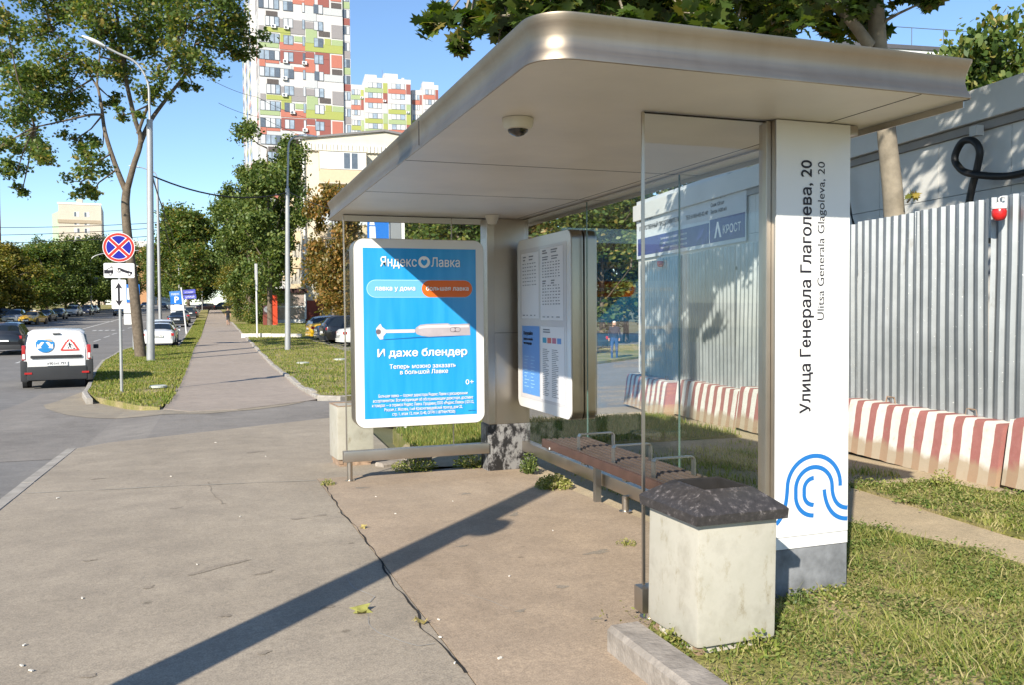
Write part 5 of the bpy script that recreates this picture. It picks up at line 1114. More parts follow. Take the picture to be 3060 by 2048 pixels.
lamp_post('street lamp across the road half hidden behind the trunk of the big tree', -22.0, 78, 12.6, .17, .12, [(.3, 0, 13.2), (1.3, 0, 13.7), (2.1, 0, 13.8)], (1, 0, .15))
def wire(label, pts, r_=.016, sag=0, group='overhead cables'):
    P = []
    for a, b in zip(pts, pts[1:]):
        a, b = Vector(a), Vector(b)
        for i in range(16): s_ = i/16; q = a.lerp(b, s_); q.z -= sag*4*s_*(1-s_); P.append(q)
    P.append(Vector(pts[-1])); t = thing('overhead_cable', label, 'cable', P[0], 0, group)
    MB().tube([q-P[0] for q in P], r_, 6).build('cable', M_cable, t, smooth=60)
wire('sagging cable from the tall lamp post to the lawn lamp post', [at(345, 400, 40.0), at(657, 440, 45.4)], .035, .55)
wire('cable from the lawn lamp post towards the beige house', [at(660, 438, 45.4), at(760, 478, 60)], .02, .1)
for i, (v0, v1) in enumerate(((520, 510), (537, 522), (555, 540))): wire(('upper', 'middle', 'lower')[i]+' of the three wires crossing the street behind the no stopping sign', [at(0, v0, 105), at(340, v1, 94), at(382, v1-10+i*14, 92)], .035, .1)
wire('cable bundle sloping along the lamp posts, inner one', [at(346, 390, 40), at(372, 470, 66), at(388, 570, 92)], .03, .2)
wire('cable bundle sloping along the lamp posts, outer one', [at(352, 415, 40), at(390, 520, 92), at(415, 600, 150)], .03, .2)
for i, (a, b) in enumerate((((480, 180), (590, 222)), ((500, 235), (600, 268)))): wire(('upper', 'lower')[i]+' thin wire in front of the coloured tower', [at(*a, 120), at(b[0], b[1], 135), at(700+i*30, 268+i*55, 150)], .03, .3)
# ================================================================== trees
M_bark = mat('grey_bark', (.15,.12,.09), .95, var=.35, scale=7, bump=.9, bscale=14, spec=.1)
M_bark2 = mat('pale_bark', (.25,.215,.165), .9, var=.3, scale=6, bump=.6, bscale=12, spec=.15)
L_green = leaf_mat('leaf_green', [(.0, (0.055,0.098,0.023)), (.45, (0.096,0.150,0.033)), (.8, (0.171,0.202,0.046)), (1.1, (0.328,0.247,0.065))], .38)
L_maple = leaf_mat('leaf_maple', [(.0, (.03,.06,.012)), (.5, (.06,.10,.018)), (.9, (.13,.165,.028)), (1.1, (.2,.16,.04))], .42)
L_olive = leaf_mat('leaf_olive', [(.0, (0.092,0.119,0.025)), (.5, (0.184,0.181,0.037)), (.9, (0.328,0.250,0.056))], .38)
L_dark = leaf_mat('leaf_dark', [(.0, (0.057,0.095,0.024)), (.5, (0.106,0.155,0.035)), (.95, (0.191,0.216,0.054))], .3)
L_rust = leaf_mat('leaf_rust', [(.0, (0.097,0.098,0.023)), (.4, (0.181,0.144,0.034)), (.75, (0.290,0.172,0.046)), (1.0, (0.398,0.207,0.057))], .38)
MAPLE = np.array([(0,-.5),(.12,-.22),(.42,-.3),(.34,-.08),(.55,.1),(.28,.14),(.3,.34),(.12,.26),(0,.58),(-.12,.26),(-.3,.34),(-.28,.14),(-.55,.1),(-.34,-.08),(-.42,-.3),(-.12,-.22)])
OVAL = np.array([(0,-.5),(.3,-.12),(.26,.2),(0,.5),(-.26,.2),(-.3,-.12)])
def leaves(name, centres, sizes, shape, m, parent, seed, flat=.55, jit=.25):
    """leaf faces at the given points, tilted at random but mostly lying open to the sky"""
    rg = np.random.default_rng(seed); n = len(centres); k = len(shape)
    nrm = rg.normal(size=(n, 3)); nrm[:, 2] = np.abs(nrm[:, 2])+flat; nrm /= np.linalg.norm(nrm, axis=1, keepdims=True)
    t1 = np.cross(nrm, rg.normal(size=(n, 3))); t1 /= np.linalg.norm(t1, axis=1, keepdims=True); t2 = np.cross(nrm, t1)
    S = (np.asarray(sizes)*(1-jit+2*jit*rg.random(n)))[:, None, None]
    bend = (np.abs(shape[:, 0])*.35)[None, :, None]*rg.uniform(-.3, 1, (n, 1, 1))
    V = centres[:, None, :] + S*(shape[None, :, 0, None]*t1[:, None, :] + shape[None, :, 1, None]*t2[:, None, :] - bend*nrm[:, None, :])
    F = np.arange(n*k).reshape(n, k)
    return np_mesh(name, V.reshape(-1, 3), F, m, parent)
def cloud(clumps, per, rg, sub=9, tight=.30):
    """points gathered in small sprays inside each clump (x, y, z, radius)"""
    out = []; ends = []
    for (x, y, z, r_) in clumps:
        k = max(3, int(sub*(r_/1.3)**1.5)); n_ = max(45, int(per*(r_/1.3)**2))
        c = rg.normal(size=(k, 3)); c /= np.linalg.norm(c, axis=1, keepdims=True); c *= (rg.random((k, 1))**.45)*r_; c[:, 2] *= .8; c += (x, y, z)
        idx = rg.integers(0, k, n_); d = rg.normal(size=(n_, 3))*r_*tight; d[:, 2] = d[:, 2]*.75 - np.abs(d[:, 0])*.15
        out.append(c[idx]+d); ends.append(c)
    return np.vstack(out), ends
def limbs_mesh(limbs, n=9):
    mb = MB()
    for pts, r0, r1 in limbs:
        P = smooth_path(pts, 5); k = len(P); mb.tube(P, [r0+(r1-r0)*(i/(k-1))**.8 for i in range(k)], n)
    return mb
def build_tree(name, label, cat, base, limbs, clumps, per, size, shape, lm, bark, seed, group=None, flat=.55, twig=.02, tight=.3, sub=9, tw_n=5):
    t = thing(name, label, cat, base, 0, group); rg = np.random.default_rng(seed)
    off = np.array(base); cl = [(c[0]-off[0], c[1]-off[1], c[2]-off[2], c[3]) for c in clumps]
    lb = [([tuple(np.array(q)-off) for q in pts], a, b) for pts, a, b in limbs]
    limbs_mesh(lb[:1], 14).build('trunk', bark, t, smooth=60)
    for q in lb[1:]: limbs_mesh([q]).build('limb', bark, t, smooth=60)
    pts, ends = cloud(cl, per, rg, sub, tight)
    allp = np.array([tuple(p) for L_ in lb for p in smooth_path(L_[0], 5)[2:]])
    mb = MB()
    for c, e in zip(cl, ends):
        cc = np.array(c[:3]); near = allp[np.argmin(np.linalg.norm(allp-cc, axis=1))]
        mid = (near+cc)/2+rg.normal(size=3)*.12*c[3]; mb.tube([near, mid, cc], [twig*2.2, twig*1.5, twig], 5, cap=False)
        for q in e[:tw_n]: mb.tube([cc, (cc+q)/2+rg.normal(size=3)*.05, q], [twig, twig*.7, twig*.4], 4, cap=False)
    tag(mb.build('twigs', bark, t), kind='stuff')
    o = leaves('crown', pts, np.full(len(pts), size), shape, lm, t, seed+1, flat); o['kind'] = 'stuff'
    return t
# big maple on the kerbside island
Y1 = 42.8
def T1(u, v, dy=0): q = at(u, v, Y1+dy); return tuple(q)
b1 = (-3.0, Y1, g(Y1)-.05)
limbs = [([b1, T1(314, 740), T1(305, 650), T1(292, 540), T1(287, 470), T1(290, 432)], .26, .17),
 ([T1(289, 440), T1(262, 372, .2), T1(240, 300, .5), T1(232, 240, .8), T1(222, 190, 1)], .14, .05), ([T1(236, 262, .6), T1(205, 262, .3), T1(150, 275, 0), T1(80, 290, -.5)], .07, .03),
 ([T1(289, 440), T1(305, 380, -.2), T1(322, 320, -.3), T1(308, 270, -.6), T1(286, 170, -1), T1(270, 60, -1.2), T1(262, -60, -1.2)], .15, .06), ([T1(322, 325, -.3), T1(345, 275, 0), T1(385, 220, .4), T1(425, 165, .8), T1(450, 90, 1.2)], .12, .05),
 ([T1(315, 305, -.4), T1(340, 240, -1), T1(372, 190, -1.6), T1(400, 120, -2.2)], .08, .04), ([T1(286, 170, -1), T1(290, 100, -.2), T1(320, 20, .5), T1(340, -80, .8)], .08, .04), ([T1(226, 205, 1), T1(180, 130, 1.5), T1(120, 70, 2)], .05, .025), ([T1(222, 190, 1), T1(228, 110, 1), T1(215, 10, 1)], .05, .025), ([T1(255, 350, .3), T1(225, 370, -.5), T1(195, 400, -1)], .05, .02)]
cl = [(50,170,62),(112,225,74),(60,310,52),(165,215,48),(38,395,40),(50,440,26),(212,375,46),(185,415,38),(205,450,22),(150,130,58),(95,55,66),(225,80,66),(330,60,72),(425,45,72),(515,75,62),(556,118,34),(395,140,50),(470,130,50),(355,215,38),(300,150,52),(438,195,24),(250,10,72),(380,0,72),(500,10,62),(150,5,66),(15,60,46),(288,262,26),(120,160,50),(20,240,52),(90,350,40),(170,320,34),(236,330,28),(560,70,44),(5,120,40),(5,330,30),(300,-60,80),(420,-70,80),(190,-70,80),(80,-60,70),(540,-50,60),(260,230,30),(262,160,36),(345,120,44)]
rg0 = random.Random(5)
clumps = [(*T1(u, v, rg0.uniform(-3.2, 3.2)), r_*.0206) for u, v, r_ in cl]
build_tree('maple_tree', 'big maple forking low on the kerbside island beside the lamp post', 'tree', b1, limbs, clumps, 1150, .165, MAPLE, L_green, M_bark, 21, flat=.3, twig=.022, tight=.22, sub=13)
# maple behind the fence, its crown reaching over the shelter
b2 = (7.87, 8.2, g(8.2)-.05); tr = lambda u, v, y: tuple(at(u, v, y))
limbs = [([b2, (7.85, 8.2, 1.2), (7.76, 8.18, 2.6), (7.6, 8.15, 3.6), (7.4, 8.1, 4.8), (7.2, 8.0, 6.2), (7.1, 7.9, 7.6), (7.0, 7.8, 9.2)], .155, .06),
 ([(7.3, 8.1, 4.55), (6.9, 8.1, 4.9), (6.2, 8.2, 5.3), (5.2, 8.4, 5.6), (4.0, 8.6, 5.7), (2.9, 8.9, 5.4)], .075, .02), ([(7.2, 8.0, 6.0), (6.5, 7.2, 7.0), (5.6, 6.3, 7.5), (4.6, 5.6, 7.6)], .07, .02), ([(7.15, 7.9, 6.6), (7.8, 7.0, 7.6), (8.2, 6.0, 8.0)], .06, .02), ([(7.2, 8.0, 5.8), (8.0, 9.0, 6.8), (9, 10, 7.4)], .06, .02), ([(7.1, 7.9, 7.4), (6.2, 8.8, 8.2), (5.2, 9.6, 8.4)], .05, .02)]
vis = [(1005,62,38,8.8),(1075,45,48,8.9),(1045,95,24,8.7),(1145,70,40,8.6),(1150,20,50,9.2),(1240,15,48,8.6),(1330,0,50,9),(1420,5,52,8.2),(1520,10,56,8.8),(1620,15,60,8.2),(1720,25,60,8.6),(1820,45,58,8.2),(1900,55,48,8.4),(1960,30,36,8.4),(1780,80,34,8.1),(1680,70,30,8.0),(1560,55,34,8.2),(2110,5,30,7.6),(2080,-20,36,7.8),(1010,20,34,9),(1880,5,50,8.6)]
clumps = [(*at(u, v, y), r_*1.306/2557*y*1.0) for u, v, r_, y in vis]
for i in range(85): u_ = rg0.uniform(1120, 2010); v_ = rg0.uniform(-90, 58); y_ = rg0.uniform(7.6, 9.6); clumps.append((*at(u_, v_, y_), rg0.uniform(.17, .30)))
clumps += [(6.5, 11, 6.8, 1.4), (6.8, 12.6, 6.6, 1.2), (7.5, 10, 7.2, 1.4), (5.5, 3.8, 6.4, 1.0), (6.0, 4.6, 7.0, 1.2), (5.6, 5.0, 7.4, 1.0), (4.8, 6.3, 7.6, 1.4), (3.4, 7.2, 6.9, 1.2), (6.3, 6.2, 8.0, 1.4), (7.6, 6.2, 8.2, 1.2), (6.8, 7.6, 8.8, 1.4), (5.2, 8.4, 8.0, 1.4), (8.2, 8.6, 7.6, 1.2), (8.6, 7.2, 7.6, 1.0), (6.6, 4.8, 7.2, .9), (3.0, 8.0, 6.6, 1.0), (4.2, 8.2, 6.7, 1.2), (5.6, 7.4, 6.6, 1.2), (6.6, 9.4, 7.8, 1.3)]  # crown clumps above the view, placed to shade the fence and cabin wall
mp = build_tree('maple_tree', 'maple behind the fence with broad leaves hanging over the shelter roof', 'tree', b2, limbs, clumps, 950, .185, MAPLE, L_maple, M_bark2, 31, flat=.75, twig=.011, tight=.34, sub=9)
MB().tube([(-.04, -.15, 2.95), (-.08, -.24, 3.0), (-.1, -.3, 3.06)], .012, 6).build('stub_twig', M_bark2, mp)
leaves('stub_leaves', np.array([(-.14, -.3, 3.05), (-.1, -.34, 3.02), (-.18, -.3, 3.0), (-.08, -.3, 3.0)]), np.full(4, .12), MAPLE, L_olive, mp, 3)
# generic trees: four crowns shared by all copies, each tree its own object
def generic(seed, h, wd, lm, bark, lean=0, per=420, size=.34, low=.3, shape=OVAL):
    rg = random.Random(seed); lim = [([(0, 0, -.2), (lean*.3, 0, h*.25), (lean*.6, 0, h*.5), (lean, 0, h*.8)], h*.017+.03, .04)]
    for i in range(7):
        a = i*2.4+rg.random(); z0 = h*(low+.06*i); l_ = wd*.42*rg.uniform(.7, 1.1)
        lim.append(([(lean*.4, 0, z0), (l_*.5*math.cos(a), l_*.5*math.sin(a), z0+h*.1), (l_*math.cos(a), l_*math.sin(a), z0+h*.2)], .06, .02))
    c_ = []
    for i in range(34):
        a = rg.uniform(0, 6.28); zf = rg.random(); zz = low+.02+(1-low-.07)*zf; rr = wd*.5*math.sin(math.pi*min(.97, (.10+.85*zf)))**.7*rg.uniform(.35, 1)
        c_.append((rr*math.cos(a), rr*math.sin(a), h*zz, wd*rg.uniform(.11, .2)))
    return lim, c_, per, size, lm, bark
PRO = {}
def gtree(kind, label, name, x, y, h, wd, rot=0, group=None, z=None):
    specs = {'green': (41, 10, 7, L_green), 'olive': (42, 10, 7, L_olive), 'dark': (43, 10, 7.5, L_dark), 'rust': (44, 10, 6.5, L_rust), 'tall': (45, 16, 7, L_dark), 'bush': (46, 4, 4.5, L_green)}
    sd, H, Wd, lm = specs[kind]
    loc = (x, y, (g(y) if z is None else z)); sc = (wd/Wd, wd/Wd, h/H)
    if kind not in PRO:
        lim, c_, per, size, lm, bark = generic(sd, H, Wd, lm, M_bark, low=.08 if kind == 'bush' else (.2 if kind == 'tall' else .19), per=800 if kind == 'tall' else (760 if kind != 'bush' else 1300), size=.29 if kind != 'bush' else .16)
        t = build_tree(name, label, 'shrub' if kind == 'bush' else 'tree', (0, 0, 0), lim, c_, per, size, OVAL, lm, bark, sd, group, twig=.03, tight=.34)
        PRO[kind] = t
    else:
        t = copy_tree(PRO[kind]); t.name = name; t['label'] = label; t['category'] = 'shrub' if kind == 'bush' else 'tree'
        if 'group' in t: del t['group']
        if group: t['group'] = group
    t.location = loc; t.rotation_euler = (0, 0, rot); t.scale = sc
    return t
GR = 'trees in the row across the street'
gtree('tall', 'tall dark tree standing left of the beige house', 'broadleaf_tree', 5.6, 86.6, 21.5, 7.4, .4)
gtree('tall', 'second tall green tree left of the beige house, leaning over the lawn', 'broadleaf_tree', 4.0, 93, 17.5, 6.0, 2.1)
gtree('green', 'green tree crowning the end of the row left of the footway', 'broadleaf_tree', -3.2, 150, 17.5, 12, 1)
gtree('olive', 'yellowing tree beside the footway in front of the tall dark tree', 'broadleaf_tree', 4.7, 118, 9.0, 6.5, 2)
gtree('dark', 'dark tree between the footway end and the tall tree', 'broadleaf_tree', 4.5, 150, 19, 10, 3)
gtree('green', 'bright green tree left of the footway end, behind the parked cars', 'broadleaf_tree', -5.4, 190, 20, 11, 4)
gtree('bush', 'rounded green shrub on the lawn beside the tall tree', 'shrub', 5.0, 92, 5.2, 4.6, 0)
gtree('bush', 'low green shrub on the lawn left of the rounded one', 'shrub', 4.2, 101, 4.0, 4.0, 1)
gtree('rust', 'rusty autumn chestnut in front of the beige house', 'broadleaf_tree', 9.6, 71, 12.0, 5.6, .7)
gtree('rust', 'small autumn tree low beside the parked cars', 'broadleaf_tree', 11.4, 68, 5.0, 5.0, 2.2)
k_ = 0
for i, (x, y, kd, h, wd, lab) in enumerate(((-24.5, 92, 'olive', 9.2, 8, 'yellow-green tree at the left edge'), (-25, 101, 'dark', 8.0, 7, 'dark tree behind the grey suv'), (-24.5, 110, 'olive', 8.8, 7.5, 'yellow-green tree above the yellow taxi'), (-24, 121, 'olive', 9.6, 8, 'golden tree above the black sedan'), (-23.5, 134, 'green', 10.0, 8.5, 'green tree above the dark hatchback'), (-23.5, 148, 'dark', 11.2, 9, 'dark tree above the white suv'), (-23, 163, 'dark', 12.5, 10, 'tall dark tree left of the sign mast'), (-22.5, 180, 'dark', 13.5, 11, 'dark tree behind the sign mast'), (-22.5, 205, 'dark', 15.5, 13, 'dark tree far along the row'), (-22, 240, 'dark', 17, 14, 'farthest dark tree of the row'), (-34, 128, 'dark', 13.5, 11, 'dark blue-green tree rising behind the row'), (-40, 150, 'green', 16.5, 6, 'thin pointed tree rising above the row'))):
    gtree(kd, lab+' across the street', 'broadleaf_tree', x, y, h, wd, i*1.3, GR)
for i, (x, y, kd, h, wd, lab) in enumerate(((-33, 97, 'dark', 8.5, 9, 'dark tree filling the gap behind the grey suv'), (-32, 112, 'dark', 9, 9, 'dark tree filling the gap behind the taxi'), (-33, 128, 'green', 9, 9, 'green tree in the second row behind the black sedan'), (-32, 146, 'dark', 10, 10, 'dark tree in the second row behind the white suv'), (-31, 166, 'dark', 11, 10, 'dark tree in the second row near the sign mast'), (-31, 190, 'dark', 12, 12, 'dark tree in the second row farthest back'))): gtree(kd, lab+', across the street', 'broadleaf_tree', x, y, h, wd, i*1.1+.3, GR)
for i, (x, y, kd, h, wd, lab) in enumerate(((-1.5, 232, 'dark', 15, 12, 'dark tree closing the view at the end of the footway'), (7, 222, 'green', 14, 11, 'green tree closing the view right of the footway end'), (-11, 300, 'dark', 18, 14, 'dark tree closing the view along the road'), (14, 210, 'dark', 14, 12, 'dark tree behind the yellowing tree far off'), (-17, 330, 'green', 18, 16, 'green tree closing the view at the end of the road'))): gtree(kd, lab, 'broadleaf_tree', x, y, h, wd, i*1.7, 'trees closing the view')
GL = 'trees seen through the shelter glass'
for i, (x, y, kd, h, wd, lab) in enumerate(((13.2, 46, 'green', 9, 6.5, 'green tree above the poster box, seen through the far glass'), (17.5, 50, 'rust', 10, 7, 'autumn tree behind the timetable case'), (20.5, 43, 'green', 9.5, 7, 'green tree just left of the fence end'), (23.5, 46, 'olive', 11, 7, 'yellowing tree above the person by the fence end'), (27, 42, 'dark', 11, 8, 'dark tree above the fence behind the glass'), (16, 60, 'dark', 12, 8, 'dark tree far behind the shelter'))):
    gtree(kd, lab, 'broadleaf_tree', x, y, h, wd, i*.9+.4, GL)
gtree('green', 'green tree rising behind the cabin at the right edge', 'broadleaf_tree', 23.5, 20.2, 10.6, 4.6, 1.2, z=-.3)
gtree('bush', 'low tree against the coloured tower above the beige gable', 'broadleaf_tree', 56, 195, 38, 9, .2, z=8)
# ================================================================== buildings
M_pane = mat('window_pane', (.30,.36,.42), .08, var=.35, scale=.9, spec=.7); M_pane2 = mat('window_curtain', (.55,.56,.56), .12, var=.12, scale=1.4, spec=.6); M_pane3 = mat('window_dark', (.11,.13,.155), .08, var=.2, spec=.7)
M_frame = mat('window_frame_grey', (.10,.11,.13), .5, var=0); M_wframe = mat('window_frame_white', (.72,.72,.70), .5, var=.03)
FC = {'w': mat('facade_white', (.55,.53,.515), .75, var=.04), 'lg': mat('facade_pale_grey', (.47,.48,.48), .75, var=.04), 'gr': mat('facade_grey', (.27,.25,.25), .75, var=.05), 'rd': mat('facade_red', (.43,.155,.11), .75, var=.05), 'br': mat('facade_brown', (.27,.09,.075), .75, var=.06), 'li': mat('facade_lime', (.33,.355,.10), .75, var=.05), 'pg': mat('facade_pale_green', (.31,.38,.20), .75, var=.05), 'gl': mat('facade_grille', (.10,.085,.08), .8, var=.25, scale=4)}
PERIOD = [(345,560,100,155,'pg'),(570,850,85,165,'rd'),(345,410,290,372,'rd'),(415,560,300,330,'rd'),(575,850,175,315,'br'),(850,960,250,400,'rd'),(720,848,350,400,'rd'),(855,950,168,235,'br'),(962,1125,165,238,'br'),(1000,1125,240,400,'br'),(1145,1265,178,322,'rd'),(1150,1265,340,402,'gl'),(850,1275,68,160,'li'),
 (415,700,336,380,'lg'),(855,980,406,575,'lg'),(1065,1275,406,485,'lg'),(425,550,508,562,'gl'),(575,848,582,682,'gr'),(693,848,682.5,738,'gr'),(855,955,587,660,'gr'),(1150,1278,592,745,'gr'),(350,405,676,748,'gr'),(415,690,684,738,'li'),(1005,1130,677,736,'gl'),(860,985,667,822,'pg'),(578,690,742,842,'li'),(732,850,762,822,'pg'),(1150,1278,762,826,'pg'),(1070,1140,757,826,'li')]
WIN_ROWS = [(345,568,187,295,4),(612,720,192,298,2),(822,850,188,296,1),(950,1055,192,296,2)]
def facade_window(b, x0, x1, z0, z1, y, nx, fm, pm, dp=.12, sill=True):
    w_ = MB().box(x0, x1, y-.02, y+.03, z0, z1).build('window', fm, b); k = (x1-x0)/nx; f = min(.09, k*.12)
    for i in range(nx): MB().box(x0+i*k+f, x0+(i+1)*k-f, y-.035, y-.021, z0+f, z1-f).build('pane', pm[(i*7+int(abs(x0*3+z0*2))) % len(pm)] if isinstance(pm, list) else pm, w_)
    return w_
def ac_unit(b, x, z, y): 
    o = MB().box(x-.45, x+.45, y-.42, y-.06, z, z+.62).build('air_conditioner', M_wframe, b, bevel=.03); MB().lathe([(.23, 0), (.22, -.02)], (x-.1, y-.425, z+.31), 16, axis='y').build('fan_grille', M_frame, o)
UN = .01575
def tower(label, base, rot, floors, width_px=1300, side=64, periods_from=0, bay=True, k=1.0, acs=(), top=None):
    b = thing('apartment_tower', label, 'building', base, rot); H = floors*189*UN*k; W0 = 935*UN*k
    MB().box(0, W0, .05, side, -3, H).build('wall', FC['w'], b)
    u = UN*k
    for pidx in range(floors//4+1):
        for (x0, x1, y0, y1, c) in PERIOD:
            za = H-(y1-100+pidx*757)*u; zb_ = H-(y0-100+pidx*757)*u
            if za < 1: continue
            MB().box((x0-345)*u, (x1-345)*u, -.04, .06, za, zb_).build('facade_panel', FC[c], b)
        for r_ in range(4):
            for (x0, x1, y0, y1, nx) in WIN_ROWS:
                za = H-(y1-100+r_*189.25+pidx*757)*u; zb_ = H-(y0-100+r_*189.25+pidx*757)*u
                if za < 1: continue
                xs = (max(x0, 415) if (r_ == 2 and x0 == 345) else x0)
                facade_window(b, (xs-345)*u, (x1-345)*u, za, zb_, -.05, nx if xs == x0 else 3, M_frame, [M_pane, M_pane2, M_pane, M_pane2, M_pane3])
    return b, H, W0, u
# the tall tower: its near left corner and facing wall
by = 170; q0 = at(603, 690, by); gz = g(by)
b, H, W0, u = tower('tall white apartment tower with red, lime and grey facade blocks', (q0.x, by, gz), R(0), 24, k=1.07)
# right bay, a shallow wing stepping back
bw = MB().box(W0+.001, W0+1.5, .5, 12, -3, H+1).build('bay_wall', FC['w'], b)
for r_ in range(24):
    z = H-(268-100-66+r_*189.25)*u; c = ['pg', 'br', 'w', 'gr'][r_ % 4]
    if z < 2: break
    facade_window(b, W0+.12, W0+1.4, z-1.65, z, .49, 2, M_frame, [M_pane2, M_pane, M_pane3]); MB().box(W0+.06, W0+1.48, .44, .52, z-3.0, z-1.72).build('facade_panel', FC[c], b)
for (X, r_) in ((630, 0), (835, 0), (615, 1), (620, 2), (700, 3), (840, 4), (505, 6), (645, 6), (630, 8), (840, 8), (620, 9), (615, 10), (700, 11), (835, 12), (505, 14), (650, 14)): ac_unit(b, (X-345)*u, H-(320-100+r_*189.25)*u, -.03)
# the shaded side: stacked loggias
for k_, (x0, ydep) in enumerate(((-2.2, 12), (-2.6, 28), (-2.0, 44))):
    MB().box(-.9, .001, ydep, ydep+10, -3, H-2-k_*4).build('side_bay', FC['w' if k_ != 1 else 'lg'], b)
    for r_ in range(23): 
        z = H-4-r_*189.25*u-k_*4
        if z < 3: break
        facade = MB().box(-.93, -.89, ydep+1, ydep+4.6, z, z+1.6).build('side_window', M_pane3, b); MB().box(-.94, -.88, ydep+5.2, ydep+9, z-1.2, z-.1).build('side_panel', FC[('pg', 'rd', 'gr', 'li')[(r_+k_) % 4]], b)
for r_ in range(23):
    z = H-4-r_*189.25*u
    if z < 3: break
    MB().box(-.03, .03, 2, 4.2, z, z+1.6).build('side_window', M_pane3, b); MB().box(-.04, .03, 5.5, 9, z-1.0, z+1.6).build('side_panel', FC[('gr', 'lg', 'pg', 'rd')[r_ % 4]], b)
# the lower tower farther away, in three steps
by = 275; q1 = at(806, 690, by); q2 = at(1003, 690, by); ht = at(806, 178, by).z
t2 = thing('apartment_tower', 'lower coloured apartment tower behind the tall one, right of it', 'building', (q1.x, by, 4), R(-5))
Wt = q2.x-q1.x; ht -= 4
segs = [(0, .16, 0, ht-2), (.16, .68, -2.0, ht), (.70, .82, .5, ht-2.5), (.82, 1.0, -1.2, ht-1)]
cyc = ['pg', 'rd', 'w', 'li']
for s_, (a, c_, yy, hh) in enumerate(segs):
    x0, x1 = a*Wt, c_*Wt; MB().box(x0, x1, yy+.05, 20, -3, hh).build('wall', FC['w'], t2); nfl = int(hh//3.2); wcol = max(1, round((x1-x0)/6.2)); cw = (x1-x0)/wcol
    for r_ in range(min(nfl, 13)):
        z = hh-3.0-r_*3.21
        for c in range(wcol):
            xa = x0+c*cw
            facade_window(t2, xa+cw*.16, xa+cw*.74, z-.2, z+1.5, yy-.03, 3, M_frame, [M_pane, M_pane2, M_pane2])
            c1 = cyc[(r_+(c+s_)//2) % 4]; c2 = {'pg': 'li', 'rd': 'br', 'w': 'lg', 'li': 'pg'}[c1]
            MB().box(xa+.15, xa+cw*.78, yy-.03, yy+.06, z-1.66, z-.25).build('facade_panel', FC[c1], t2); MB().box(xa+cw*.80, xa+cw-.08, yy-.03, yy+.06, z-1.66, z+1.5).build('facade_panel', FC[c2], t2)
            if (r_*3+c*5+s_) % 4 == 0: ac_unit(t2, xa+cw*.86, z-1.3, yy-.03)
MB().box(Wt*.40, Wt*.56, 4, 10, ht, ht+3.2).build('roof_house', FC['w'], t2); MB().box(Wt*.60, Wt*.63, 3, 4, ht-.2, ht+1.8).build('roof_vent', FC['lg'], t2)
MB().box(Wt*.17, Wt*.3, -1.9, 2, ht, ht+.9).build('parapet', FC['w'], t2); MB().box(Wt*.82, Wt*.95, -1.1, 2, ht-1, ht-.1).build('parapet', FC['w'], t2)
MB().tube([(Wt*.38, 3, ht), (Wt*.38, 3, ht+4)], .06, 5).build('antenna', M_frame, t2)

# beige five-storey house with gable
M_beige = mat('beige_render', (.60,.545,.44), .85, var=.06, scale=.8); M_beige2 = mat('beige_balcony', (.58,.47,.32), .85, var=.06); M_plinth = mat('brick_red_plinth', (.30,.075,.05), .85, var=.2, scale=2)
hb = thing('beige_house', 'cream five-storey house with enclosed balconies and red plinth', 'house', (10.2, 100.5, g(100.5)), R(-3))
HH = 20.9; HW = 19.0
MB().box(0, HW, 0, 62, -2, HH).build('wall', M_beige, hb)
MB().prism([(0, HH-.01), (HW, HH-.01), (HW*.5, HH+1.1)], lambda x, z: (x, .0, z), lambda x, z: (x, .5, z)).build('gable', M_beige, hb)
rf = MB(); rf.prism([(-.9, HH-.3), (HW*.5, HH+1.15), (HW+.9, HH-.3), (HW+.9, HH-.1), (HW*.5, HH+1.4), (-.9, HH-.1)], lambda x, z: (x, -.25, z), lambda x, z: (x, 62, z)); rf.build('roof', mat('roof_grey', (.2,.19,.19), .8), hb)
MB().box(-.03, HW+.03, -.06, 62.02, -2, 3.0-.6).build('plinth', M_plinth, hb)
MB().box(.2, HW, -.22, .0, HH-1.45, HH-.55).build('cornice', M_beige, hb)
for i in range(44): MB().box(.4+i*.42, .66+i*.42, -.36, -.2, HH-1.4, HH-.6).build('cornice_tooth', M_wframe, hb)
MB().tube([(-.18, -.25, HH-.3), (.25, -.25, HH-1.6), (.25, -.25, .3)], .09, 8).build('downpipe', M_wframe, hb, smooth=40)
for f in range(6):
    z = HH-4.2-f*3.15
    if z < .5: break
    for x0 in (2.0, 12.0):
        bl = MB().box(x0, x0+5.2, -1.3, -.01, z-.9, z+.55).build('balcony', M_beige2, hb, bevel=.03)
        MB().box(x0-.1, x0+5.3, -1.4, -.01, z-1.05, z-.92).build('balcony_slab', M_beige, hb)
        if f % 2 == 0:
            facade_window(hb, x0, x0+5.2, z+.6, z+2.55, -1.28, 6, M_wframe, [M_pane2, M_pane3, M_pane2, M_pane3, M_pane2]); MB().box(x0-.08, x0+5.28, -1.38, -.01, z+2.6, z+2.72).build('balcony_roof', M_beige, hb)
            for sx in (x0, x0+5.2): MB().box(sx-.04, sx+.04, -1.28, -.01, z+.55, z+2.6).build('balcony_side', M_beige2, hb)
        else:
            facade_window(hb, x0+.6, x0+4.4, z-.2, z+1.9, -.03, 3, M_wframe, [M_pane3, M_pane2]); 
    facade_window(hb, 8.6, 10.2, z-.0, z+1.6, -.03, 2, M_wframe, [M_pane3, M_pane2])
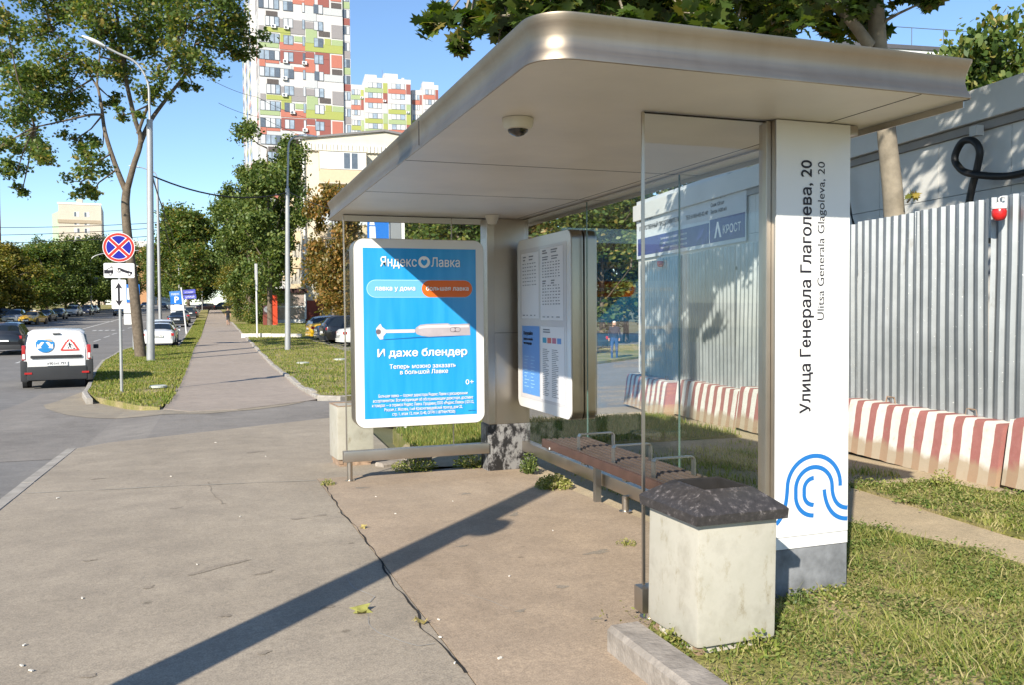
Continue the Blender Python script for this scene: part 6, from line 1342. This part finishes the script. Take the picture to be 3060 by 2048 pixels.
# its long side in the shade along the footway
for f in range(6):
    z = HH-4.2-f*3.15
    if z < .5: break
    for i in range(9):
        y0 = 2+i*6.4; w1 = MB().box(-.04, .02, y0, y0+1.7, z, z+1.7).build('side_window', M_pane3, hb); MB().box(-.06, .02, y0-.08, y0+1.78, z-.1, z-.01).build('side_sill', M_wframe, hb)
    for i in (0, 2, 4, 6): MB().box(-1.1, -.01, 4.6+i*6.4, 7.6+i*6.4, z-.9, z+.35).build('side_balcony', M_beige2, hb, bevel=.02)
# pale booth and red post by its corner
bt = thing('street_booth', 'white-framed glass booth with dark roof by the corner of the beige house', 'booth', (8.1, 94, g(94)), R(-4))
MB().box(-1.6, 1.6, 0, 2, .0, .4).build('booth_base', M_wframe, bt); MB().box(-1.8, 1.9, -.3, 2.3, 3.25, 3.7).build('roof', mat('booth_roof', (.05,.022,.02), .7), bt)
for x in (-1.6, 0, 1.6): MB().box(x-.06, x+.06, -.05, .05, .4, 3.25).build('booth_post', M_wframe, bt)
for x0, z0, z1 in ((-1.54, .45, 1.7), (.06, .45, 1.7), (-1.54, 1.85, 3.2), (.06, 1.85, 3.2)): MB().box(x0, x0+1.48, -.01, .01, z0, z1).build('booth_pane', mat('booth_glass', (.33,.27,.24), .15, var=.4, scale=2, spec=.6), bt)
MB().box(-1.6, 1.6, -.05, .05, 1.7, 1.85).build('booth_rail', M_wframe, bt); MB().box(-1.6, 1.6, 1.9, 2.0, .4, 3.25).build('booth_back', M_beige, bt)
rp = thing('red_post', 'bright red panel standing beside the trunk of the tall tree', 'panel', (6.05, 86.3, g(86.3))); MB().box(-.22, .22, -.1, .1, 0, 3.0).build('panel', mat('signal_red', (.55,.06,.02), .5, var=.05), rp, bevel=.02); MB().box(-.3, .3, -.2, .2, -.1, .1).build('foot', M_kerb, rp)
ub = thing('red_cabinet', 'dark red cabinet with a round dial on the lawn near the shrub', 'cabinet', (5.35, 87, g(87)), 0); MB().box(-.4, .4, -.2, .2, 0, 1.1).build('box', mat('cabinet_red', (.2,.05,.035), .7, var=.2), ub, bevel=.03); MB().lathe([(.32, 0), (.3, -.04)], (0, -.12, 1.6), 18, axis='y').build('dial', M_sback, ub); MB().box(-.38, .38, -.1, .1, 1.1, 2.0).build('dial_board', mat('cabinet_dark', (.07,.03,.03), .7), ub)

# tower block far left, between the tree's branches
by = 370; qa = at(120, 690, by); qb = at(236, 690, by); ht = at(236, 467, by).z
lb_ = thing('apartment_block', 'pale beige tower block far left behind the big tree', 'building', (qa.x, by, 5), R(4)); Wb = qb.x-qa.x; ht -= 5
M_sand = mat('sand_panels', (.55,.49,.40), .85, var=.05, scale=.3)
MB().box(Wb*.16, Wb, 0, 26, -4, ht).build('wall', M_sand, lb_); MB().prism([(Wb*.16, 0), (Wb*.16, 18), (-.02*Wb, 12)], lambda x, y: (x, y, -4), lambda x, y: (x, y, ht-3)).build('green_wing', mat('sage_panels', (.42,.52,.36), .85, var=.08), lb_)
for k_ in range(2): MB().box(Wb*.14, Wb+.15, -.3, .0, ht-7.5-k_*3.2*3, ht-6.2-k_*3.2*3).build('facade_band', mat('band_tan', (.38,.31,.22), .85), lb_)
MB().box(Wb*.5, Wb*.62, 4, 8, ht, ht+2.4).build('roof_house', M_sand, lb_); MB().box(Wb*.14, Wb+.15, -.15, .05, ht-.3, ht+.4).build('parapet', M_wframe, lb_)
for f in range(13):
    z = ht-5-f*3.15
    if z < 2: break
    for xf in (.46, .66): facade_window(lb_, Wb*xf, Wb*xf+1.9, z, z+1.9, -.03, 2, M_wframe, [M_pane2, M_pane3])
# brick tower sliced by the left edge of the picture
by = 170; qa = at(10, 690, by)
bt2 = thing('brick_tower', 'red brick tower cut off by the left edge of the picture', 'building', (qa.x-19.2, by, 1)); M_brick = mat('tower_brick', (.30,.16,.12), .9, var=.15, scale=.8)
hz = at(0, -40, by).z; MB().box(0, 18, 0, 5, -3, hz).build('wall', M_brick, bt2)
for f in range(22):
    z = hz-4-f*3.0
    if z < 3: break
    MB().box(16.4, 18.05, -.3, 4.6, z-.45, z+.0).build('balcony_band', M_beige, bt2); facade_window(bt2, 15.0, 17.6, z+.4, z+2.0, -.03, 2, M_wframe, [M_pane, M_pane2])
# low houses far along the street
by = 330; qa = at(300, 690, by); qb = at(345, 690, by)
lh = thing('far_house', 'orange brick house far away between the no stopping sign and the lamp post', 'house', (qa.x, by, 6)); zz = at(320, 565, by).z-6
MB().box(-6, qb.x-qa.x, 0, 60, -4, zz).build('wall', mat('orange_brick', (.46,.25,.13), .85, var=.08), lh); MB().box(-6.5, qb.x-qa.x+.5, -.5, 60, zz, zz+2.2).build('roof', FC['w'], lh)
for f in range(6):
    for x in (-3, 0.5): facade_window(lh, x, x+2, zz-3.5-f*3.2, zz-1.8-f*3.2, -.03, 2, M_wframe, [M_pane3, M_pane2])
for i in range(6): MB().box(qb.x-qa.x-.02, qb.x-qa.x+1.2, 4+i*9, 8+i*9, zz-20, zz-2).build('balcony_stack', FC['lg'], lh)
by = 440; qa = at(352, 690, by); qb = at(368, 690, by); lh = thing('far_house', 'long white house farthest along the street with balconies', 'house', (qa.x-14, by, 6)); zz = at(350, 590, by).z-6
MB().box(0, 14+(qb.x-qa.x), 0, 120, -4, zz).build('wall', FC['lg'], lh); MB().box(-.5, 14.5+(qb.x-qa.x), -.5, 120, zz, zz+2).build('roof', FC['w'], lh)
xw = 14+(qb.x-qa.x)
for f in range(6):
    for i in range(7): MB().box(xw-.02, xw+1.3, 4+i*14, 11+i*14, zz-5-f*3.6, zz-3.6-f*3.6).build('balcony', FC['w'], lh)
# yellow house behind the cabin, seen over the end of the canopy
by = 44; qa = at(2040, 690, by); qb = at(2343, 690, by); zt = at(2150, 118, by).z
yh = thing('yellow_house', 'yellow house with white cornice and roof rail behind the canopy end', 'house', (qa.x-4, by, 0), R(-8)); Wy = qb.x-qa.x+18
M_yel = mat('yellow_render', (.62,.47,.25), .85, var=.06)
MB().box(0, Wy, 0, 14, -1, zt-1.2).build('wall', M_yel, yh); MB().box(-.4, Wy+.4, -.5, 14, zt-1.2, zt-.5).build('cornice', M_wframe, yh); MB().box(-.5, Wy+.5, -.6, 14, zt-.5, zt-.25).build('roof', mat('roof_dark', (.08,.08,.09), .7), yh)
MB().box(-.2, Wy+.2, -.3, .0, zt-3.4, zt-2.9).build('string_course', M_wframe, yh)
for i in range(14): MB().tube([(i*Wy/13, -.4, zt-.3), (i*Wy/13, -.4, zt+.9)], .025, 5).build('roof_rail_post', M_frame, yh)
MB().tube([(0, -.4, zt+.9), (Wy, -.4, zt+.9)], .025, 5).build('roof_rail', M_frame, yh)
for i in range(9):
    for f in range(4): facade_window(yh, 1+i*Wy/9.5, 2.6+i*Wy/9.5, zt-6.2-f*3.2, zt-4.4-f*3.2, -.03, 2, M_wframe, [M_pane3, M_pane2])
qv = at(2308, 95, by+5); vt = MB().lathe([(.5, 0), (.5, .9), (.62, .95), (.62, 1.5), (.3, 1.65)], (qv.x-yh.location.x, 6, zt-.3), 16).build('roof_vent', M_wframe, yh, smooth=40)
# ================================================================== small things on the ground
def leaf_litter(label, x, y, size, m, rot, shape=MAPLE, lift=.012):
    mb = MB(); z = g(y)+lift; c, s_ = math.cos(rot), math.sin(rot)
    mb.add([(size*(a*c-b*s_), size*(a*s_+b*c), .012*math.sin(7*a+3*b)+.02*abs(a)*size/.1) for a, b in shape], [tuple(range(len(shape)))])
    o = mb.build('fallen_leaf', m); o.location = (x, y, z); return tag(o, label, 'leaf', 'fallen leaves on the pavement')
M_dry = mat('dry_leaf', (.34,.27,.09), .8, var=.3, scale=30); M_dry2 = mat('dry_leaf_green', (.28,.27,.07), .8, var=.3, scale=30)
leaf_litter('yellow fallen leaf left of the long crack', .70, 4.29, .115, M_dry2, 1.2); leaf_litter('curled yellow leaf lying on the long crack', .935, 4.01, .08, M_dry, 2.6); leaf_litter('small dry leaf on the crack farther back', 1.03, 6.2, .06, M_dry, .3)
leaf_litter('dry leaf in the grass by the near column', 3.5, 3.3, .06, M_dry, .5); leaf_litter('brown leaf on the grass at the lower right', 2.9, 2.5, .07, mat('brown_leaf', (.16,.09,.04), .85), 2)
M_butt = mat('paper_scrap', (.7,.66,.58), .8, var=.1)
sc_ = [(1.03, 4.02, .022), (.975, 3.78, .022), (.955, 3.46, .02), (1.15, 3.44, .03), (1.34, 7.38, .02), (2.26, 5.56, .02), (-.68, 5.11, .028), (-.79, 4.13, .03), (-.74, 4.05, .032), (-1.31, 8.54, .04), (-.83, 4.41, .025), (.05, 12.25, .04), (1.9, 6.9, .02), (.2, 7.0, .02), (-.1, 5.6, .018), (1.6, 4.6, .02), (3.35, 2.95, .03), (1.35, 6.6, .02), (-.4, 9.4, .03), (.6, 10.5, .03)]
wh = ['beside the long crack', 'touching the long crack', 'at the near end of the crack', 'right of the crack end', 'below the poster box', 'in front of the bench', 'left of the shade band', 'at the lower left', 'next to another at the lower left', 'by the road kerb', 'small one at the lower left', 'near the driveway edge', 'near the bench leg', 'left of the crack', 'in the open pavement', 'in front of the bin', 'in the grass by the column', 'behind the shade band', 'near the pale seam', 'beyond the pale seam']
for (x, y, s_), w_ in zip(sc_, wh):
    mb = MB(); a = rnd.uniform(0, 3.1); z = g(y)+.006
    mb.obox((0, 0, 0), (math.cos(a), math.sin(a), 0), (-math.sin(a), math.cos(a), .15), (0, 0, 1), s_*.36, s_*.16, .003); o = mb.build('paper_scrap', M_butt, bevel=.001); o.location = (x, y, z); tag(o, 'tiny pale paper scrap lying '+w_, 'litter', 'scraps on the pavement')
def weed(label, x, y, r_, h, n, seed, m=M_grass):
    t = thing('weed_tuft', label, 'weed', (x, y, g(y)), 0, 'weeds in the pavement')
    rg = np.random.default_rng(seed); a = rg.random(n)*6.283; d = r_*np.sqrt(rg.random(n)); c = np.c_[np.cos(a)*d, np.sin(a)*d, h*(.15+.85*rg.random(n))*(1-.6*(d/r_)**2)]
    o = leaves('leaves', c, np.full(n, min(.022, h*.2)), OVAL, m, t, seed, .4); o['kind'] = 'stuff'
    mb = MB()
    for i in range(0, n, 7): q = c[i]; mb.tube([(q[0]*.3, q[1]*.3, -.01), (q[0]*.7, q[1]*.7, q[2]*.5), tuple(q)], [.004, .003, .002], 4, cap=False)
    tag(mb.build('stems', m, t), kind='stuff')
weed('leafy weed tuft growing at the far corner under the bench', 2.92, 7.15, .17, .13, 924, 5); weed('weed climbing beside the far column base', 3.0, 8.0, .10, .24, 440, 6, L_dark); weed('small weed in the pavement in front of the bench', 2.55, 5.0, .07, .05, 132, 7); weed('grass tuft at the far end of the crack', 1.03, 8.2, .07, .07, 154, 8)
weed('weeds sprouting at the left foot of the near bin', 1.93, 3.26, .09, .13, 264, 9); weed('tall weed stalks in front of the near bin', 2.2, 3.05, .10, .12, 198, 10); weed('weeds along the foot of the grey column base', 2.95, 3.52, .2, .08, 484, 11); weed('dark weeds at the left edge of the column base', 2.75, 3.5, .08, .1, 198, 12, L_dark); weed('weeds under the far glass rail', 2.0, 8.75, .25, .14, 572, 13); weed('weeds beside the far column foot', 2.6, 8.7, .2, .16, 528, 14); weed('weed at the foot of the striped blocks', 5.95, 5.7, .1, .2, 198, 15); weed('dense weeds along the kerb by the near bin', 1.9, 2.85, .14, .05, 440, 17)
for x, y, s_, lab in ((-1.35, 25.3, .45, 'pale flat hatch cover in the kerbside grass'), (3.5, 35.0, .5, 'pale flat hatch cover on the lawn, left one'), (5.2, 36.6, .55, 'pale flat hatch cover on the lawn, right one')):
    o = MB().lathe([(s_*.5, 0), (s_*.5, .05), (s_*.42, .06)], (0,0,0), 20).build('hatch_cover', mat('pale_hatch', (.45,.47,.42), .8, var=.15)); o.location = (x, y, g(y)+.05); tag(o, lab, 'hatch cover', 'hatch covers in the grass')
